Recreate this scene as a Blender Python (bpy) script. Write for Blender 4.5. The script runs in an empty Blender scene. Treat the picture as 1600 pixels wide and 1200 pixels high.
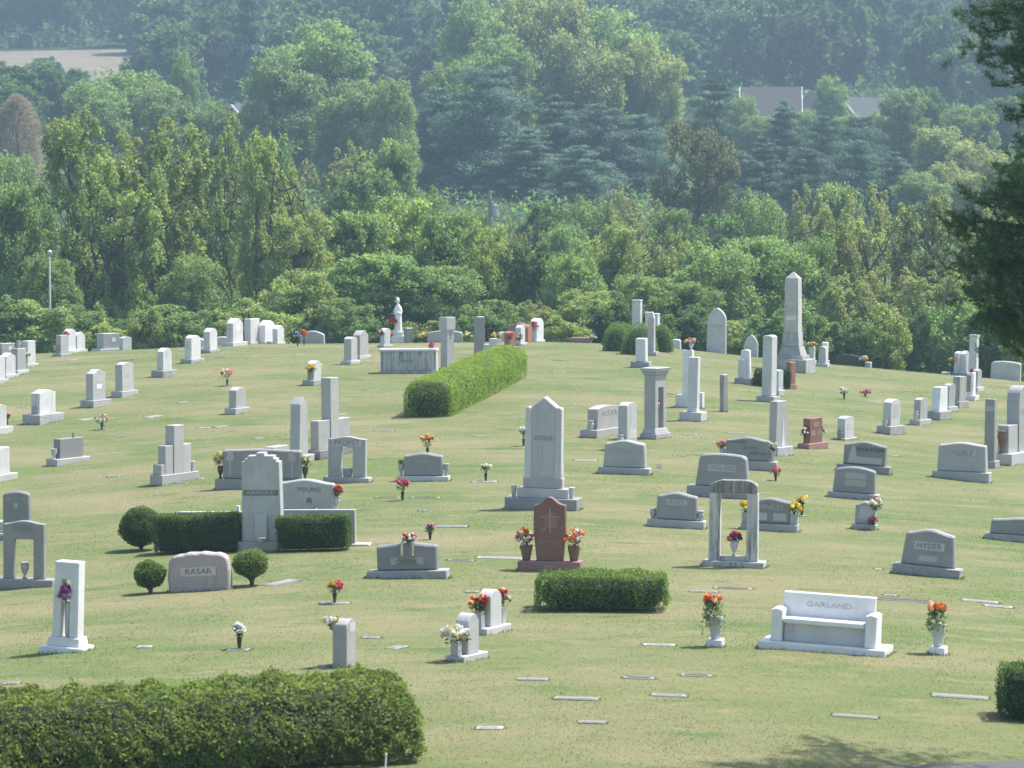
import bpy, bmesh, math, random
import numpy as np
from mathutils import Vector, Matrix

R = math.radians
sc = bpy.context.scene
COL = sc.collection

# ------------------------------------------------------------------ camera, sky, sun, exposure
FPX = 5000.0            # focal length in pixels of the 1600 x 1200 photograph
CAMZ = 8.0
PITCH = math.atan(300.0 / FPX)
cam_data = bpy.data.cameras.new('camera')
cam = bpy.data.objects.new('camera', cam_data)
COL.objects.link(cam)
cam.location = (0, 0, CAMZ)
cam.rotation_euler = (math.pi / 2 - PITCH, 0, 0)
cam_data.sensor_width = 36
cam_data.lens = 36 * FPX / 1600
cam_data.clip_start = 0.5
cam_data.clip_end = 8000
cam_data.dof.use_dof = True
cam_data.dof.focus_distance = 85
cam_data.dof.aperture_fstop = 3.2
sc.camera = cam

SUN_AZ, SUN_EL = 62, 61          # azimuth clockwise from the view direction
world = bpy.data.worlds.new('World')
sc.world = world
world.use_nodes = True
wn = world.node_tree.nodes
wl = world.node_tree.links
wn.clear()
sky = wn.new('ShaderNodeTexSky')
sky.sky_type = 'NISHITA'
sky.sun_disc = False
sky.sun_elevation = R(SUN_EL)
sky.sun_rotation = R(SUN_AZ)
sky.air_density = 1.0
sky.dust_density = 2.0
sky.ozone_density = 1.0
bg = wn.new('ShaderNodeBackground')
bg.inputs['Strength'].default_value = 0.135
wo = wn.new('ShaderNodeOutputWorld')
wl.new(sky.outputs[0], bg.inputs['Color'])
wl.new(bg.outputs[0], wo.inputs['Surface'])

sd = bpy.data.lights.new('sun', 'SUN')
sd.energy = 4.6
sd.angle = R(0.8)
sd.color = (1.0, 0.955, 0.89)
sun = bpy.data.objects.new('sun', sd)
COL.objects.link(sun)
sdir = Vector((math.sin(R(SUN_AZ)) * math.cos(R(SUN_EL)), math.cos(R(SUN_AZ)) * math.cos(R(SUN_EL)), math.sin(R(SUN_EL))))
sun.rotation_euler = (-sdir).to_track_quat('-Z', 'Y').to_euler()
sun.location = sdir * 400

sc.view_settings.view_transform = 'Standard'
sc.view_settings.look = 'None'
sc.view_settings.exposure = 1.0
sc.view_settings.gamma = 1
sc.view_settings.use_curve_mapping = False
sc.render.engine = 'CYCLES'
cy = sc.cycles
cy.use_denoising = True
cy.max_bounces = 6
cy.diffuse_bounces = 3
cy.glossy_bounces = 2
cy.transmission_bounces = 3
cy.volume_bounces = 1
cy.transparent_max_bounces = 4
cy.use_adaptive_sampling = True
cy.adaptive_threshold = 0.02
cy.caustics_reflective = False
cy.caustics_refractive = False

# ------------------------------------------------------------------ terrain
_py = np.array([0, 30, 41, 53, 66, 77, 88, 106, 126, 138, 150, 165, 185, 220, 260, 300, 350, 420, 500, 600, 700, 850, 1100, 1500, 2000, 2700], float)
_pz = np.array([-7.1, -7.3, -7.38, -7.53, -7.75, -7.8, -7.72, -7.25, -6.8, -6.75, -6.95, -8.2, -10.5, -13, -12, -9, -3, 1.5, 7, 14, 28, 45, 78, 125, 165, 190], float)
_dy = np.arange(0, 2701, 1.0)
_dz = np.interp(_dy, _py, _pz)
_k = np.hanning(15); _k /= _k.sum()
_dz = np.convolve(np.pad(_dz, 7, mode='edge'), _k, mode='valid')
_lx = np.array([-900, -60, -30, -23.2, -17, -11.6, 1.5, 5.8, 10, 13, 15.7, 19.4, 23.2, 30, 60, 900], float)
_lz = np.array([1.6, 1.5, 0.85, .6, .32, .1, 0, .1, .58, .90, 1.1, 1.45, 1.8, 2.5, 4, 4.5], float)


def smooth(a, b, x):
    t = np.clip((x - a) / (b - a), 0, 1)
    return t * t * (3 - 2 * t)


def ground_z(x, y):
    x = np.asarray(x, float)
    y = np.asarray(y, float)
    z = np.interp(y, _dy, _dz) + CAMZ
    far = np.interp(x, _lx, _lz) * smooth(85, 140, y) * (1 - smooth(260, 420, y))
    near = 0.0035 * np.minimum(x * x, 14.0 ** 2) * (1 - smooth(85, 140, y))
    wob = 0.035 * np.sin(x * 0.55 + 1.3 + y * .13) * np.sin(y * 0.31 + .4) * (1 - smooth(150, 190, y))
    hill = 6 * np.sin(x * .011 + 1.0) * smooth(600, 1000, y)
    return z - far - near + wob + hill


def gz(x, y):
    return float(ground_z(x, y))


def ray(px, py):
    u = (px - 800) / FPX
    v = (600 - py) / FPX
    c, s = math.cos(PITCH), math.sin(PITCH)
    d = np.array([u, c + v * s, -s + v * c])
    return d / d[1]          # per metre of Y


_t = np.concatenate([np.arange(20, 156, 0.2)])


def at(px, py):
    """point of the ground seen at a pixel; above the brow of the hill: the brow"""
    d = ray(px, py)
    diff = CAMZ + d[2] * _t - ground_z(d[0] * _t, _t)
    hit = np.nonzero(diff <= 0)[0]
    if len(hit):
        i = max(hit[0], 1)
        f = diff[i - 1] / (diff[i - 1] - diff[i])
        t = _t[i - 1] + f * (_t[i] - _t[i - 1])
    else:
        m = _t > 120
        t = _t[m][np.argmin(diff[m])]
    return Vector((d[0] * t, t, gz(d[0] * t, t)))


def at_d(px, d):
    x = (px - 800) / FPX * d
    return Vector((x, d, gz(x, d)))


def z_of(py, d):
    return CAMZ + ray(800, py)[2] * d


# ------------------------------------------------------------------ materials
def nodes(name):
    m = bpy.data.materials.new(name)
    m.use_nodes = True
    n = m.node_tree.nodes
    p = n['Principled BSDF']
    return m, n, m.node_tree.links, p


def mixc(n, l, fac, a, b, mode='MIX'):
    x = n.new('ShaderNodeMix')
    x.data_type = 'RGBA'
    x.blend_type = mode
    if hasattr(fac, 'is_output'):
        l.new(fac, x.inputs[0])
    else:
        x.inputs[0].default_value = fac
    for s, v in ((6, a), (7, b)):
        if hasattr(v, 'is_output'):
            l.new(v, x.inputs[s])
        else:
            x.inputs[s].default_value = (*v, 1)
    return x.outputs[2]


def noise(n, l, scale, detail=4, rough=.6, vec=None, out='Fac'):
    t = n.new('ShaderNodeTexNoise')
    t.inputs['Scale'].default_value = scale
    t.inputs['Detail'].default_value = detail
    t.inputs['Roughness'].default_value = rough
    if vec is not None:
        l.new(vec, t.inputs['Vector'])
    return t.outputs[out]


def ramp(n, l, fac, a, b):
    r = n.new('ShaderNodeMapRange')
    r.inputs['From Min'].default_value = a
    r.inputs['From Max'].default_value = b
    r.clamp = True
    l.new(fac, r.inputs['Value'])
    return r.outputs[0]


def coords(n, l, kind='Object', scale=(1, 1, 1), own=False):
    t = n.new('ShaderNodeTexCoord')
    m = n.new('ShaderNodeMapping')
    m.inputs['Scale'].default_value = scale
    l.new(t.outputs[kind], m.inputs['Vector'])
    if own:        # every stone carries its own piece of the pattern
        oi = n.new('ShaderNodeObjectInfo')
        mu = n.new('ShaderNodeMath')
        mu.operation = 'MULTIPLY'
        mu.inputs[1].default_value = 173.0
        l.new(oi.outputs['Random'], mu.inputs[0])
        ad = n.new('ShaderNodeVectorMath')
        ad.operation = 'ADD'
        l.new(m.outputs[0], ad.inputs[0])
        l.new(mu.outputs[0], ad.inputs[1])
        return ad.outputs[0]
    return m.outputs[0]


def bump(n, l, p, h, strength=.3, dist=.01):
    b = n.new('ShaderNodeBump')
    b.inputs['Strength'].default_value = strength
    b.inputs['Distance'].default_value = dist
    l.new(h, b.inputs['Height'])
    l.new(b.outputs[0], p.inputs['Normal'])


def stone_mat(name, col, speck=.25, rough=.55, stain=.0, stain_col=(.06, .06, .055), rockface=0.0):
    m, n, l, p = nodes(name)
    v = coords(n, l, 'Object', (1, 1, 1), True)
    f1 = noise(n, l, 90, 3, .7, v)
    f2 = noise(n, l, 2.2, 5, .6, v)
    oi = n.new('ShaderNodeObjectInfo')
    dark = tuple(c * (1 - speck) for c in col)
    lite = tuple(min(1, c * (1 + speck * .7)) for c in col)
    c1 = mixc(n, l, ramp(n, l, f1, .35, .65), dark, lite)
    c2 = mixc(n, l, ramp(n, l, f2, .35, .75), c1, tuple(c * .8 for c in col))
    hs = n.new('ShaderNodeHueSaturation')
    hs.inputs['Hue'].default_value = .5
    l.new(c2, hs.inputs['Color'])
    vr = n.new('ShaderNodeMapRange')
    vr.inputs['To Min'].default_value = .86
    vr.inputs['To Max'].default_value = 1.1
    l.new(oi.outputs['Random'], vr.inputs['Value'])
    l.new(vr.outputs[0], hs.inputs['Value'])
    out = hs.outputs[0]
    if stain > 0:
        vs = coords(n, l, 'Object', (9, 9, .8), True)
        s1 = noise(n, l, 1.3, 6, .7, vs)
        out = mixc(n, l, ramp(n, l, s1, .62 - stain * .25, .8 - stain * .2), out, stain_col)
    l.new(out, p.inputs['Base Color'])
    p.inputs['Roughness'].default_value = rough
    if rockface:
        fb = noise(n, l, 14, 4, .6, v)
        bump(n, l, p, fb, rockface, .05)
    else:
        bump(n, l, p, f1, .12, .004)
    return m


GRANITE = stone_mat('grey_granite', (.43, .425, .415), .3, .55, .22, (.28, .275, .26))
GRANITE_D = stone_mat('blue_grey_granite', (.27, .27, .27), .28, .42, .16, (.19, .19, .185))
GRANITE_L = stone_mat('light_granite', (.55, .545, .535), .25, .55, .22, (.36, .35, .33))
PANEL = stone_mat('sandblasted_panel', (.49, .485, .475), .15, .8)
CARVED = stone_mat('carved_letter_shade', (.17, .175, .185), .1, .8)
CARVED_L = stone_mat('carved_letter_light', (.62, .63, .64), .1, .8)
ROCKP = stone_mat('rock_pitched_granite', (.40, .40, .40), .35, .8, .15, (.16, .14, .12), 1.0)
MARBLE = stone_mat('white_marble', (.76, .765, .77), .05, .45, .1, (.55, .56, .58))
OLDMARB = stone_mat('weathered_marble', (.62, .62, .61), .1, .8, .35, (.25, .25, .23))
MOSSCON = stone_mat('mossy_concrete', (.40, .40, .37), .15, .95, 1.0, (.11, .11, .095))
CONCRETE = stone_mat('stained_concrete', (.55, .55, .53), .12, .9, .62, (.13, .13, .12))
PALEGREY = stone_mat('pale_grey_marble', (.57, .57, .57), .08, .6, .15, (.40, .41, .43))
PINKGR = stone_mat('pinkish_rough_granite', (.42, .375, .36), .3, .85, .25, (.24, .21, .20), .6)
REDGR = stone_mat('red_granite', (.235, .11, .088), .3, .35)
REDGR_L = stone_mat('pink_granite_base', (.33, .19, .17), .3, .7, 0, (0, 0, 0), .5)
BRICKRED = stone_mat('terracotta_granite', (.36, .15, .10), .25, .6)
MARKER = stone_mat('weathered_marker', (.24, .235, .215), .3, .9, .4, (.13, .125, .10))
OBELISK = stone_mat('aged_obelisk_stone', (.47, .46, .43), .15, .85, .4, (.27, .265, .24))
BLACKGR = stone_mat('black_granite', (.03, .028, .03), .3, .25)
OLDGREY = stone_mat('lichen_grey_stone', (.40, .40, .385), .2, .9, .5, (.16, .16, .14))


def plain(name, col, rough=.6, metal=0.0, var=.2, scale=8):
    m, n, l, p = nodes(name)
    v = coords(n, l)
    f = noise(n, l, scale, 4, .6, v)
    l.new(mixc(n, l, ramp(n, l, f, .3, .7), tuple(c * (1 - var) for c in col), tuple(min(1, c * (1 + var)) for c in col)), p.inputs['Base Color'])
    p.inputs['Roughness'].default_value = rough
    p.inputs['Metallic'].default_value = metal
    return m


BRONZE = plain('bronze_vase', (.06, .045, .03), .5, .3)
DARKGREENPLASTIC = plain('dark_vase', (.03, .035, .03), .6)
BROWNVASE = plain('brown_granite_vase', (.17, .088, .062), .6)
WHITEPAINT = plain('white_paint', (.8, .8, .78), .6, 0, .04)
CREAM = plain('cream_siding', (.48, .44, .38), .8, 0, .06)
ROOFBROWN = plain('brown_shingle', (.06, .058, .058), .9, 0, .18, 3)
ROOFGREY = plain('grey_shingle', (.055, .06, .066), .9, 0, .18, 3)
WINDOWGLASS = plain('window_glass', (.05, .06, .07), .1, 0, .1)
WOODPOLE = plain('weathered_pole', (.32, .28, .24), .9)
STEELGREY = plain('grey_steel', (.45, .46, .47), .5, .4, .05)
RIBBON = plain('cream_ribbon', (.6, .52, .38), .6)
BRICKM = plain('chimney_brick', (.30, .2, .17), .9)


def bark(name, col):
    m, n, l, p = nodes(name)
    v = coords(n, l, 'Object', (6, 6, 1))
    f = noise(n, l, 3, 6, .7, v)
    l.new(mixc(n, l, ramp(n, l, f, .3, .7), tuple(c * .55 for c in col), tuple(c * 1.4 for c in col)), p.inputs['Base Color'])
    p.inputs['Roughness'].default_value = .95
    bump(n, l, p, f, .6, .03)
    return m


BARK = bark('dark_bark', (.085, .07, .055))
BARK_P = bark('pine_bark', (.10, .07, .05))


def leaf_mat(name, c_lo, c_hi, hue=.012, val=.16, trans=.55, gloss=.6, transcol=None):
    """leaf colour runs between two tones leaf by leaf; whole plants differ a little"""
    m, n, l, p = nodes(name)
    a = n.new('ShaderNodeAttribute')
    a.attribute_name = 'v'
    oi = n.new('ShaderNodeObjectInfo')
    c = mixc(n, l, a.outputs['Fac'], c_lo, c_hi)
    hs = n.new('ShaderNodeHueSaturation')
    h = n.new('ShaderNodeMapRange')
    h.inputs['To Min'].default_value = .5 - hue
    h.inputs['To Max'].default_value = .5 + hue * .6
    l.new(oi.outputs['Random'], h.inputs['Value'])
    l.new(h.outputs[0], hs.inputs['Hue'])
    w = n.new('ShaderNodeTexWhiteNoise')
    w.noise_dimensions = '1D'
    l.new(oi.outputs['Random'], w.inputs['W'])
    vv = n.new('ShaderNodeMapRange')
    vv.inputs['To Min'].default_value = 1 - val
    vv.inputs['To Max'].default_value = 1 + val
    l.new(w.outputs['Value'], vv.inputs['Value'])
    l.new(vv.outputs[0], hs.inputs['Value'])
    l.new(c, hs.inputs['Color'])
    l.new(hs.outputs[0], p.inputs['Base Color'])
    p.inputs['Roughness'].default_value = gloss
    p.inputs['Specular IOR Level'].default_value = .25
    tr = n.new('ShaderNodeBsdfTranslucent')
    l.new(mixc(n, l, 1.0, hs.outputs[0], transcol or (1.5, 1.6, .8), 'MULTIPLY'), tr.inputs['Color'])
    ms = n.new('ShaderNodeMixShader')
    ms.inputs[0].default_value = trans
    l.new(p.outputs[0], ms.inputs[1])
    l.new(tr.outputs[0], ms.inputs[2])
    l.new(ms.outputs[0], n['Material Output'].inputs['Surface'])
    return m


LEAF_LOCUST = leaf_mat('yellow_green_leaves', (.19, .25, .10), (.32, .375, .17))
LEAF_GREEN = leaf_mat('mid_green_leaves', (.145, .22, .098), (.255, .335, .162))
LEAF_OLIVE = leaf_mat('olive_leaves', (.19, .22, .105), (.325, .35, .178), .012)
LEAF_DARK = leaf_mat('dark_green_leaves', (.07, .14, .06), (.18, .265, .12), .02, .2)
LEAF_BROWN = leaf_mat('bronze_brown_leaves', (.09, .095, .06), (.17, .17, .11), .008, .05)
LEAF_FAR = leaf_mat('far_wood_leaves', (.055, .105, .055), (.13, .185, .10), .025, .3)
NEEDLE_BLUE = leaf_mat('blue_green_needles', (.05, .10, .078), (.16, .25, .20), .02, .2, .25)
NEEDLE_DARK = leaf_mat('dark_pine_needles', (.03, .068, .036), (.10, .17, .085), .01, .1, .2)
HEDGE_BRIGHT = leaf_mat('bright_hedge_leaves', (.115, .185, .028), (.245, .33, .07), .005, .05)
HEDGE_MID = leaf_mat('hedge_leaves', (.05, .105, .022), (.17, .26, .07), .01, .08)
HEDGE_DARK = leaf_mat('dark_hedge_leaves', (.032, .07, .022), (.11, .17, .055), .01, .08)
HEDGE_FRONT = leaf_mat('foreground_hedge_leaves', (.07, .115, .03), (.225, .285, .09), .01, .05)
YEW = leaf_mat('dark_yew_leaves', (.018, .045, .016), (.055, .095, .03), .01, .1)
TWIG = plain('bare_twigs', (.20, .16, .155), .9)
HEDGE_CORE = plain('hedge_dark_inside', (.02, .03, .012), .95)  # solid core; the shade inside the foliage is put into its dark colour
STEM_GREEN = leaf_mat('bouquet_leaves', (.03, .075, .025), (.07, .14, .05))


def petal(name, col):
    return leaf_mat(name, tuple(c * .75 for c in col), tuple(min(1, c * 1.15) for c in col), .004, .05, .3, .6, (1, 1, 1))


PETAL = {
    'red': petal('red_petals', (.55, .03, .03)), 'pink': petal('pink_petals', (.72, .20, .26)),
    'magenta': petal('magenta_petals', (.62, .07, .22)), 'white': petal('white_petals', (.80, .80, .76)),
    'yellow': petal('yellow_petals', (.82, .62, .04)), 'orange': petal('orange_petals', (.80, .20, .04)),
    'purple': petal('purple_petals', (.22, .08, .30)), 'lilac': petal('lilac_petals', (.5, .4, .66)),
    'cream': petal('cream_petals', (.82, .78, .52)), 'peach': petal('peach_petals', (.80, .45, .22)),
    'blue': petal('blue_petals', (.06, .08, .35)), 'crimson': petal('crimson_petals', (.40, .02, .06)),
}

# ------------------------------------------------------------------ mesh helpers
def tag(o, label=None, cat=None, group=None, kind=None):
    if label: o['label'] = label
    if cat: o['category'] = cat
    if group: o['group'] = group
    if kind: o['kind'] = kind
    return o


def link(o, parent=None):
    COL.objects.link(o)
    if parent is not None:
        o.parent = parent
    return o


def empty(name, loc, yaw=0, roll=0, size=.3):
    e = bpy.data.objects.new(name, None)
    e.empty_display_size = size
    e.rotation_mode = 'XYZ'
    e.location = loc
    # lean about the line of sight first, then turn
    e.rotation_euler = (Matrix.Rotation(R(roll), 3, 'Y') @ Matrix.Rotation(R(yaw), 3, 'Z')).to_euler()
    return link(e)


class MB:
    def __init__(s):
        s.v = []
        s.f = []
        s.smooth = False

    def add(s, vs, fs):
        b = len(s.v)
        s.v += [tuple(v) for v in vs]
        s.f += [tuple(i + b for i in f) for f in fs]
        return s

    def box(s, x0, x1, y0, y1, z0, z1, tx=0, ty=0):
        """tx / ty: how much the top shrinks on each side"""
        return s.add([(x0, y0, z0), (x1, y0, z0), (x1, y1, z0), (x0, y1, z0),
                      (x0 + tx, y0 + ty, z1), (x1 - tx, y0 + ty, z1), (x1 - tx, y1 - ty, z1), (x0 + tx, y1 - ty, z1)],
                     [(3, 2, 1, 0), (4, 5, 6, 7), (0, 1, 5, 4), (1, 2, 6, 5), (2, 3, 7, 6), (3, 0, 4, 7)])

    def prism(s, pts, y0, y1, z=0):
        """outline in x,z (counter-clockwise seen from the front) pushed from y0 (front) to y1"""
        n = len(pts)
        vs = [(x, y0, zz + z) for x, zz in pts] + [(x, y1, zz + z) for x, zz in pts]
        fs = [tuple(range(n)), tuple(range(2 * n - 1, n - 1, -1))]
        fs += [(i, i + n, (i + 1) % n + n, (i + 1) % n) for i in range(n)]
        return s.add(vs, fs)

    def lathe(s, prof, seg=14, cx=0, cy=0, cz=0):
        vs, fs = [], []
        for r, z in prof:
            for k in range(seg):
                a = 2 * math.pi * k / seg
                vs.append((cx + r * math.cos(a), cy + r * math.sin(a), cz + z))
        for j in range(len(prof) - 1):
            for k in range(seg):
                a, b = j * seg + k, j * seg + (k + 1) % seg
                fs.append((a, b, b + seg, a + seg))
        fs.append(tuple(range(seg - 1, -1, -1)))
        fs.append(tuple(range((len(prof) - 1) * seg, len(prof) * seg)))
        return s.add(vs, fs)

    def tube(s, pts, rad, seg=7):
        pts = [Vector(p) for p in pts]
        vs, fs = [], []
        for i, p in enumerate(pts):
            d = (pts[min(i + 1, len(pts) - 1)] - pts[max(i - 1, 0)]).normalized()
            q = d.to_track_quat('Z', 'Y')
            for k in range(seg):
                a = 2 * math.pi * k / seg
                vs.append(p + q @ Vector((math.cos(a) * rad[i], math.sin(a) * rad[i], 0)))
        for j in range(len(pts) - 1):
            for k in range(seg):
                a, b = j * seg + k, j * seg + (k + 1) % seg
                fs.append((a, b, b + seg, a + seg))
        fs.append(tuple(range(seg - 1, -1, -1)))
        fs.append(tuple(range((len(pts) - 1) * seg, len(pts) * seg)))
        return s.add(vs, fs)

    def mesh(s, name, mat, bevel=0, smooth_shade=False):
        me = bpy.data.meshes.new(name)
        me.from_pydata(s.v, [], s.f)
        if bevel:
            bm = bmesh.new()
            bm.from_mesh(me)
            es = [e for e in bm.edges if len(e.link_faces) == 2 and e.calc_face_angle(0) > .6]
            try:
                bmesh.ops.bevel(bm, geom=es, offset=bevel, segments=1, affect='EDGES', clamp_overlap=True)
            except Exception:
                pass
            bm.to_mesh(me)
            bm.free()
        me.materials.append(mat)
        if smooth_shade:
            me.polygons.foreach_set('use_smooth', [True] * len(me.polygons))
        me.update()
        return me

    def build(s, name, mat, parent=None, bevel=0, smooth_shade=False):
        return link(bpy.data.objects.new(name, s.mesh(name, mat, bevel, smooth_shade)), parent)


def quads_mesh(name, V, mat, v=None, n=4):
    """V: (N, n, 3) separate faces; v: a tone per face"""
    N = len(V)
    me = bpy.data.meshes.new(name)
    me.vertices.add(N * n)
    me.vertices.foreach_set('co', V.reshape(-1).astype(np.float32))
    me.loops.add(N * n)
    me.loops.foreach_set('vertex_index', np.arange(N * n, dtype=np.int32))
    me.polygons.add(N)
    me.polygons.foreach_set('loop_start', np.arange(0, N * n, n, dtype=np.int32))
    me.polygons.foreach_set('loop_total', np.full(N, n, dtype=np.int32))
    if v is not None:
        a = me.attributes.new('v', 'FLOAT', 'FACE')
        a.data.foreach_set('value', v.astype(np.float32))
    me.materials.append(mat)
    me.update(calc_edges=True)
    return me


def unit(a):
    return a / (np.linalg.norm(a, axis=-1, keepdims=True) + 1e-9)


def leaf_quads(P, size, rng, nbias=None, aspect=.55, spread=1.0, along=None, vary=.35):
    """one pointed leaf-like quad at each point; nbias: preferred normals; along: preferred long axis"""
    N = len(P)
    nrm = rng.normal(size=(N, 3)) * spread
    if nbias is not None:
        nrm = nrm + nbias
    nrm = unit(nrm)
    d = rng.normal(size=(N, 3)) if along is None else along + rng.normal(size=(N, 3)) * .35
    u = unit(d - nrm * (d * nrm).sum(1, keepdims=True))
    w = np.cross(nrm, u)
    sz = (size * (1 + rng.uniform(-vary, vary, N)))[:, None]
    return np.stack([P - u * sz * .5, P + w * sz * .5 * aspect - u * sz * .08, P + u * sz * .5, P - w * sz * .5 * aspect - u * sz * .08], axis=1)


def sphere_pts(n, rng):
    return unit(rng.normal(size=(n, 3)))


_font_cache = {}


def text_part(s, height, mat, parent, x, y, z, squeeze=1.0, depth=.004):
    """carved or raised lettering, facing -y of its parent, centred on x,z"""
    key = s
    if key not in _font_cache:
        cu = bpy.data.curves.new('lettering', 'FONT')
        cu.body = s
        cu.align_x = 'CENTER'
        cu.align_y = 'CENTER'
        cu.size = 1.0
        cu.extrude = .02
        cu.resolution_u = 2
        ob = bpy.data.objects.new('lettering', cu)
        COL.objects.link(ob)
        dg = bpy.context.evaluated_depsgraph_get()
        dg.update()
        me = bpy.data.meshes.new_from_object(ob.evaluated_get(dg))
        bpy.data.objects.remove(ob)
        co = np.empty(len(me.vertices) * 3, np.float32)
        me.vertices.foreach_get('co', co)
        _font_cache[key] = (me, co.reshape(-1, 3))
    src, co = _font_cache[key]
    me = src.copy()
    k = height / .72
    c = np.stack([co[:, 0] * k * squeeze + x, y - (co[:, 2] / .02) * depth, co[:, 1] * k + z], axis=1)
    me.vertices.foreach_set('co', c.reshape(-1).astype(np.float32))
    me.materials.clear()
    me.materials.append(mat)
    me.update()
    return link(bpy.data.objects.new('lettering', me), parent)

# ------------------------------------------------------------------ ground
def grid_mesh(name, xs, ys, mat, dz=0.0):
    X, Y = np.meshgrid(xs, ys)
    Z = ground_z(X, Y) + dz
    V = np.stack([X, Y, Z], -1).reshape(-1, 3)
    nx, ny = len(xs), len(ys)
    i = np.arange((ny - 1) * (nx - 1))
    a = (i // (nx - 1)) * nx + i % (nx - 1)
    F = np.stack([a, a + 1, a + nx + 1, a + nx], 1)
    me = bpy.data.meshes.new(name)
    me.vertices.add(len(V))
    me.vertices.foreach_set('co', V.reshape(-1).astype(np.float32))
    me.loops.add(F.size)
    me.loops.foreach_set('vertex_index', F.reshape(-1).astype(np.int32))
    me.polygons.add(len(F))
    me.polygons.foreach_set('loop_start', np.arange(0, F.size, 4, dtype=np.int32))
    me.polygons.foreach_set('loop_total', np.full(len(F), 4, dtype=np.int32))
    me.polygons.foreach_set('use_smooth', np.ones(len(F), dtype=bool))
    me.materials.append(mat)
    me.update(calc_edges=True)
    return link(bpy.data.objects.new(name, me))


def lawn_colour(n, l):
    """mown grass: green with dry straw-coloured patches that follow no light"""
    v = coords(n, l, 'Object', (.55, 1, 1))
    v2 = coords(n, l, 'Object', (1, 1, 1))
    big = noise(n, l, .22, 5, .65, v)
    mid = noise(n, l, 1.1, 5, .7, v)
    fine = noise(n, l, 16, 3, .7, v2)
    green = mixc(n, l, ramp(n, l, fine, .3, .7), (.086, .120, .040), (.136, .164, .064))
    dry = mixc(n, l, ramp(n, l, fine, .3, .7), (.158, .148, .078), (.232, .208, .120))
    c = mixc(n, l, ramp(n, l, big, .415, .66), green, dry)
    c = mixc(n, l, ramp(n, l, mid, .53, .68), c, dry)
    lush = mixc(n, l, ramp(n, l, fine, .3, .7), (.055, .104, .030), (.095, .145, .050))
    m3 = noise(n, l, .5, 4, .6, coords(n, l, 'Object', (.8, 1.6, 1)))
    c = mixc(n, l, ramp(n, l, m3, .58, .72), c, lush)
    return c, fine


def lawn_material():
    m, n, l, p = nodes('lawn')
    c, fine = lawn_colour(n, l)
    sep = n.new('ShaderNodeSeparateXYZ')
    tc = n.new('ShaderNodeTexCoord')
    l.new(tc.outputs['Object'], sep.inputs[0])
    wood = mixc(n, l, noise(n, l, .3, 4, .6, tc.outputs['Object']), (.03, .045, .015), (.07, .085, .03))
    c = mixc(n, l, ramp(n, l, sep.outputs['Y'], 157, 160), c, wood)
    l.new(c, p.inputs['Base Color'])
    p.inputs['Roughness'].default_value = .95
    p.inputs['Specular IOR Level'].default_value = .1
    bump(n, l, p, fine, .25, .03)
    return m


FOOT = []       # where stones stand, for the uncut grass at their feet


LAWN = lawn_material()
xs = np.concatenate([np.linspace(-900, -70, 45), np.arange(-66, 66.1, 1.5), np.linspace(70, 900, 45)])
ys = np.concatenate([np.arange(-30, 40, 2.0), np.arange(40, 200, .8), np.arange(202, 700, 6.0), np.linspace(706, 2600, 90)])
tag(grid_mesh('ground', xs, ys, LAWN), kind='structure')
# dry hay field on the far slope, in front of the woods
HAY = plain('dry_hay', (.16, .13, .09), .95, 0, .2, .15)
tag(grid_mesh('hay_field', np.linspace(-135, -82, 16), np.linspace(655, 738, 18), HAY, .35), kind='structure')


def road():
    """the cemetery drive, of which only the far edge shows at the foot of the view"""
    m, n, l, p = nodes('asphalt')
    v = coords(n, l)
    l.new(mixc(n, l, noise(n, l, 60, 3, .7, v), (.05, .05, .052), (.11, .105, .10)), p.inputs['Base Color'])
    p.inputs['Roughness'].default_value = .95
    mb = MB()
    a, b = at(1430, 1199), at(1600, 1190)
    xs_ = np.linspace(a.x - 6, a.x + 30, 61)
    rows = []
    for e in (4.5, 3, 1.5, 0):
        yy = a.y + (b.y - a.y) / (b.x - a.x) * (xs_ - a.x) + .03 * np.sin(xs_ * 1.7) - e
        rows.append(np.stack([xs_, yy, ground_z(xs_, yy) + .03], 1))
    V = np.concatenate(rows)
    k = len(xs_)
    mb.add(V, [(j * k + i, j * k + i + 1, (j + 1) * k + i + 1, (j + 1) * k + i) for j in range(3) for i in range(k - 1)])
    tag(mb.build('road', m), kind='structure')


road()


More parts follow.
